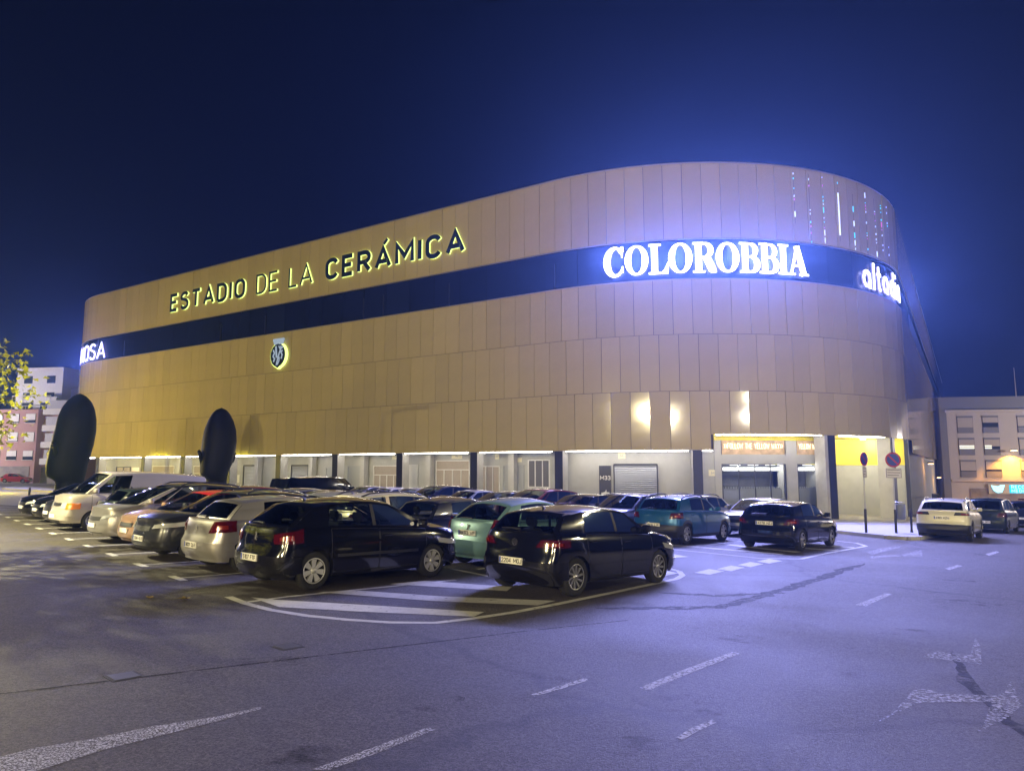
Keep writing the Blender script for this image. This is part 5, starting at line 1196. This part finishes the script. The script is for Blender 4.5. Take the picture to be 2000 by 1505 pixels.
plane_tree(-13.7, 14.6, 'plane tree with yellow-green leaves reaching in at the left edge', 4, .6, 5200)
# ================================================================== street lamps (modelled posts, outside the frame except the wall lamp; some added for light)
def street_lamp(x, y, rz, h, power, col, label, arm=1.6, rad=.12, twin=False, down=False):
    e = empty('street_lamp', onground(x, y, rz), label, 'street lamp', 'tall street lamps around the car park')
    MB().tube([(0, 0, 0), (0, 0, h*.5), (0, 0, h)], [.11, .085, .06], 12).build('post', M_pole, e); MB().box((-.2, -.2, -.02), (.2, .2, .05)).build('base', M_pole, e)
    for sg in ((1, -1) if twin else (1,)):
        MB().tube([(0, 0, h-.05), (sg*arm*.5, 0, h+.12), (sg*arm, 0, h+.15)], .04, 8).build('arm', M_pole, e)
        hd = MB().rbox((sg*arm-.1, -.17, h+.09), (sg*arm+.65, .17, h+.23), .05) if sg > 0 else MB().rbox((-arm-.65, -.17, h+.09), (-arm+.1, .17, h+.23), .05)
        hd.build('lamp_head', M_darkgrey, e)
        x0 = sg*(arm+.28); MB().box((x0-.25, -.13, h+.07), (x0+.25, .13, h+.088)).build('lamp_glass', emis('lamp_glow', col, 18.0), e)
        l = bpy.data.lights.new('lamp', 'SPOT' if down else 'POINT'); l.energy = power; l.color = col; l.shadow_soft_size = rad
        if down: l.spot_size = R(150); l.spot_blend = .35
        lo = link('lamp', l, e, Matrix.Translation((x0, 0, h-.08)))
    return e
street_lamp(-20.2, 19.4, R(-40), 7.6, 19000, (1.0, .90, .52), 'street lamp beyond the plane tree outside the frame', rad=.10, down=True)
for x, y, lab in ((-44.0, 57.0, 'low lantern added outside the frame beyond the profile head to gild the facade'), (-58.0, 66.0, 'low lantern added further along the plaza to gild the facade')):
    e = empty('added_plaza_lantern', onground(x, y), lab, 'lantern', 'low lanterns added on the plaza'); MB().tube([(0, 0, 0), (0, 0, 3.0)], [.07, .05], 10).build('post', M_darkgrey, e)
    MB().lathe([(.001, 3.42), (.22, 3.36), (.26, 3.30), (.26, 3.27), (.001, 3.27)], 18, axis='z').build('cap', M_darkgrey, e); MB().lathe([(.05, 3.0), (.12, 3.02), (.15, 3.26), (.001, 3.265)], 16, axis='z').build('globe', emis('lantern_glow', (1, .8, .2), 6), e)
    l = bpy.data.lights.new('lamp', 'POINT'); l.energy = 8500; l.color = (1.0, .78, .05); l.shadow_soft_size = .2; link('lamp', l, e, Matrix.Translation((.0, 0, 3.0)))  # unseen lanterns added to wash the lower left facade in gold
street_lamp(-100.0, 100.0, R(0), 9.0, 30000, (1.0, .86, .95), 'street lamp down the street by the pink flats', rad=.12)
street_lamp(78.0, 70.0, R(120), 9.0, 17000, (1.0, .86, .78), 'street lamp added far down the side street to light the beige flats', rad=.12)  # unseen lamp added to brighten the flats at the street's end
street_lamp(26.0, 15.5, R(160), 9.0, 3600, (1.0, .86, .50), 'street lamp across the side street outside the frame', rad=.12)
for x, y, rz, pw, col, lab in ((-34.0, -18.0, R(20), 20000, (1.0, .82, .42), 'tall twin lamp mast behind the camera towards the plaza'), (-16.0, -30.0, R(15), 17000, (1.0, .82, .42), 'tall twin lamp mast added behind the camera between two others to soften shadows'), (4.0, -36.0, R(10), 12500, (1.0, .85, .54), 'tall twin lamp mast straight behind the camera'), (38.0, -14.0, R(-20), 4500, (1.0, .87, .66), 'tall twin lamp mast behind the camera towards the side street')):
    street_lamp(x, y, rz, 9.0, pw, col, lab, arm=.4, rad=.14, twin=True)  # the mast between two others is added to lighten cast shadows
# ================================================================== background flats on the left
M_pink = mat('pink_render', (.46, .27, .24), .8, var=(.5, .08)); M_wrend = mat('white_render', (.62, .62, .62), .8, var=(.4, .06)); M_grend = mat('grey_render', (.33, .33, .36), .8, var=(.4, .06)); M_blind = mat('roller_blind', (.70, .69, .66), .6); M_dkwin = mat('dark_window', (.03, .035, .05), .12)
M_shop = mat('shopfront', (.20, .17, .15), .6, var=(.8, .4))
def block(name, x, y, rz, w, d, h, m, label, cols, rows_, sill=None, win=(1.5, 1.35), mwin=None, z0=3.4, dz=2.9, parapet=True, x0=None, dx=None, ground=True):
    e = empty(name, Matrix.Translation((x, y, gz(x, y))) @ Matrix.Rotation(rz, 4, 'Z'), label, 'building', 'flats round the square')
    MB().box((0, 0, -1.5), (w, d, h)).build('wall', m, e)
    if parapet: MB().box((-.08, -.08, h), (w+.08, d, h+.35)).build('parapet', m, e)
    dx = dx or w/max(1, cols); x0 = dx/2 if x0 is None else x0
    for r in range(rows_):
        for c in range(cols):
            cx = x0+c*dx; zz = z0+r*dz; wn = link('window', MB().box((cx-win[0]/2, -.05, zz), (cx+win[0]/2, .1, zz+win[1])).mesh('window', M_dkwin), e)
            k = random.random()*.5+.5 if mwin else 0
            if mwin: link('blind', MB().box((cx-win[0]/2+.04, -.075, zz+win[1]*(1-k)), (cx+win[0]/2-.04, -.052, zz+win[1]-.03)).mesh('blind', mwin), wn)
            link('sill', MB().box((cx-win[0]/2-.06, -.16, zz-.08), (cx+win[0]/2+.06, -.052, zz-.005)).mesh('sill', M_wrend), wn)
    return e
ang = R(-8)
e = block('apartment_block', -86.0, 112.0, ang, 11.4, 9, 11.0, M_pink, 'pink rendered flats with white blinds and a ground-floor shop', 4, 3, mwin=M_blind, win=(1.75, 1.45), dx=2.9)
MB().box((.6, -.06, -.5), (10.6, .1, 2.4)).build('shopfront', M_shop, e)
e = block('apartment_block', -74.4, 111.4, ang, 7.5, 9, 11.3, M_pink, 'narrow flats with stacked white balconies beside the dark head', 0, 0)
for r in range(4):
    z = 2.9+r*2.6; o = MB().box((.6, -1.0, z), (5.6, 0, z+.95)).build('balcony', M_blind, e); MB().box((.9, -.6, z+.95), (5.2, -.2, z+2.3)).build('balcony_screen', mat('balcony_screen', (.4, .4, .42), .5) if r == 0 else bpy.data.materials['balcony_screen'], e)
MB().box((.2, -.08, -.5), (7.0, .1, 2.5)).build('shopfront', M_shop, e)
e = block('apartment_block', -86.0, 121.0, ang, 8.8, 8, 19.2, M_wrend, 'tall white flats rising behind the pink ones', 2, 5, win=(1.6, 1.3), z0=5.2)
e = block('apartment_block', -78.0, 122.0, ang, 6.0, 6, 16.0, M_grend, 'grey stepped rooftop flats with an aerial', 1, 1, win=(1.6, 1.8), z0=12.3)
a = MB(); a.tube([(4.2, .6, 15.9), (4.2, .6, 19.6)], .05, 6); a.tube([(2.7, .6, 19.3), (5.7, .6, 19.35)], .045, 5)
for i in range(7): a.tube([(3.0+i*.4, .3, 19.35), (3.0+i*.4, .9, 19.35)], .03, 4)
a.build('aerial', M_trim, e)
e = block('apartment_block', -71.8, 122.5, ang, 12.0, 6, 14.2, M_wrend, 'low white penthouse beside the dark head', 2, 1, win=(1.5, 1.4), z0=11.6)
e = block('apartment_block', -82.0, 116.0, ang, 7.0, 4, 13.6, M_wrend, 'white roof terrace with railings above the pink flats', 2, 1, win=(2.2, 1.5), z0=11.5, mwin=None)
b = MB()
for i in range(12): b.tube([(.2+i*.6, -1.2, 11.2), (.2+i*.6, -1.2, 12.4)], .03, 4)
b.tube([(.2, -1.2, 12.4), (6.8, -1.2, 12.4)], .045, 4); b.tube([(0, -1.2, 14.0), (7.0, -1.2, 14.0)], .09, 4); b.tube([(0, -1.2, 11.2), (0, -1.2, 14.0)], .07, 4); b.tube([(7, -1.2, 11.2), (7, -1.2, 14.0)], .07, 4)
b.build('railing', M_wrend, e)
# ================================================================== flats at the end of the side street
M_mauve = mat('mauve_render', (.46, .42, .40), .8, var=(.4, .06)); M_slate = mat('slate_fascia', (.16, .16, .18), .6)
rb = empty('apartment_block', Matrix.Translation((57.0, 92.0, gz(57, 92))) @ Matrix.Rotation(R(-10), 4, 'Z'), 'beige flats with roller blinds, a lit window and a street lamp on the wall', 'building', 'flats round the square')
MB().box((0, 0, -2), (26, 10, 12.4)).build('wall', M_mauve, rb); MB().box((-1.5, .6, 12.4), (26, 10, 14.2)).build('attic', M_slate, rb); MB().box((-.9, -.3, -2), (-.05, 1.2, 14.0)).build('corner_pier', M_slate, rb)
MB().box((-.2, -.5, 12.1), (26, .0, 12.42)).build('cornice', M_mauve, rb); MB().box((0, -.35, 3.15), (26, 0, 3.4)).build('ledge', M_mauve, rb)
M_litwin = emis('lit_window', (1.0, .95, .72), 1.4)
for r in range(3):
    for i, cx in enumerate((2.2, 5.2, 9.3, 12.6, 16.2, 19.5)):
        z = 3.7+r*2.85; w = 1.9; wn = link('window', MB().box((cx-w/2, -.04, z), (cx+w/2, .2, z+2.25)).mesh('window', M_dkwin), rb)
        k = (.62, .55, .6, .5, .7, .4)[(i+r*2) % 6]; link('blind', MB().box((cx-w/2+.05, -.10, z+2.25*(1-k)), (cx+w/2-.05, -.045, z+2.0)).mesh('blind', mat('mauve_blind', (.40, .36, .34), .7) if 'mauve_blind' not in MATS else MATS['mauve_blind']), wn)
        link('lintel', MB().box((cx-w/2, -.14, z+2.0), (cx+w/2, -.045, z+2.25)).mesh('lintel', M_slate), wn); link('balustrade', MB().box((cx-w/2+.03, -.12, z), (cx+w/2-.03, -.05, z+.75)).mesh('balustrade', M_slate), wn)
        if (r, i) in ((1, 0), (1, 1)):
            for q in range(2): link('lit_slat', MB().box((cx-w/2+.08, -.13, z+.82+q*.26), (cx+(w/2 if i == 0 else 0)-.08, -.101, z+1.0+q*.26)).mesh('lit_slat', M_litwin), wn)
MB().box((2.2, -.12, -2), (26, 0, 2.3)).build('shopfront', M_shop, rb)
sg_ = empty('shop_sign', rb.matrix_basis @ Matrix.Translation((5.2, -.14, 1.75)), 'long turquoise lit shop sign with an animal-like emblem on the flats', 'sign')
MB().box((-.9, -.16, -.15), (14, 0, 1.15)).build('sign_board', mat('sign_board', (.3, .33, .36), .5), sg_)
M_cy = emis('cyan_sign', (.02, .62, .85), 1.5); M_cy2 = emis('cyan_letters', (.35, .95, 1.0), 2.6)
MB().box((1.5, -.19, -.02), (13.5, -.162, 1.0)).build('sign_field', M_cy, sg_)
text_objs('RECONOCIMIENTOS', .42, .08, .16, .02, M_cy2, sg_, Matrix.Translation((1.75, -.215, .53)))
text_objs('MEDICOS VILA-REAL', .42, .08, .16, .02, M_cy2, sg_, Matrix.Translation((1.75, -.215, .04)))
b = MB(); b.poly([(-.6, .95), (-.35, .3), (.1, 0), (.6, .05), (.8, .45), (.98, .98), (.5, .98), (.2, .8)], .0, .03, M=Matrix(((1, 0, 0, 0), (0, 0, -1, -.165), (0, 1, 0, 0), (0, 0, 0, 1)))); b.build('emblem', M_cy2, sg_)
am = MB(); am.tube([(3.0, 2, 14), (3.0, 2, 18.0)], [.07, .03], 6); am.build('mast', M_trim, rb, Matrix.Translation((6, -1, 0)))
# wall lamp, sodium orange, lit in the picture
wl = empty('wall_lamp', rb.matrix_basis @ Matrix.Translation((7.25, -.0, 6.95)), 'orange street lamp on the wall of the beige flats', 'street lamp')
MB().tube([(0, -.05, 0), (0, -.9, .25)], .04, 6).build('arm', M_pole, wl); MB().rbox((-.3, -1.25, .16), (.3, -.8, .34), .05).build('lamp_head', M_pole, wl)
MB().box((-.28, -1.22, .10), (.28, -.83, .158)).build('lamp_glass', emis('sodium_glow', (1.0, .62, .22), 22), wl)
l = bpy.data.lights.new('wall_lamp_light', 'SPOT'); l.energy = 5200; l.color = (1.0, .42, .03); l.spot_size = R(130); l.spot_blend = .5; l.shadow_soft_size = .1
lo = link('lamp', l, wl, Matrix.Translation((0, -1.0, .05)))
# railings, and warm lamps added to brighten the far flank of the stadium
for d, z, lab in ((24, 5.6, 'small lamp added to brighten the far flank of the stadium'), (46, 4.0, 'second small lamp added to brighten the far flank of the stadium')):
    s = 28.3+d; w = empty('added_flank_lamp', wallM(s, z-3.3, .05), lab, 'wall lamp'); MB().rbox((-.15, -.5, -.1), (.15, 0, .1), .04).build('lamp_head', M_darkgrey, w); MB().box((-.12, -.45, -.15), (.12, -.05, -.101)).build('lamp_glass', emis('flank_glow', (1, .6, .25), 14), w)
    l = bpy.data.lights.new('flank_light', 'POINT'); l.energy = 120; l.color = (1.0, .45, .10); l.shadow_soft_size = .1; link('lamp', l, w, Matrix.Translation((0, -.8, -.4)))
fe = empty('railing', onground(31.5, 53.2, R(57.3), .13), 'dark railing along the flank of the stadium', 'railing')
MB().tube([(0, 0, 1.5), (16, 0, 1.5)], .03, 6).tube([(0, 0, .15), (16, 0, .15)], .03, 6).build('rail', M_black, fe)
me = MB().box((-.03, -.03, 0), (.03, .03, 1.55)).mesh('post', M_black)
for i in range(14): link('post', me, fe, Matrix.Translation((i*1.2, 0, 0)))
# ================================================================== night haze that carries the glow of the signs
hm = bpy.data.materials.new('haze'); hm.use_nodes = True; t = hm.node_tree; t.nodes.clear(); o_ = t.nodes.new('ShaderNodeOutputMaterial'); pv_ = t.nodes.new('ShaderNodeVolumePrincipled')
pv_.inputs['Color'].default_value = (.30, .52, 1.0, 1); pv_.inputs['Density'].default_value = .00092; pv_.inputs['Anisotropy'].default_value = .74; t.links.new(pv_.outputs[0], o_.inputs['Volume'])
hz = MB().box((-180, -40, -14), (180, 260, 27)).build('haze', hm); tag(hz, 'thin night haze over the square', 'haze', kind='stuff')
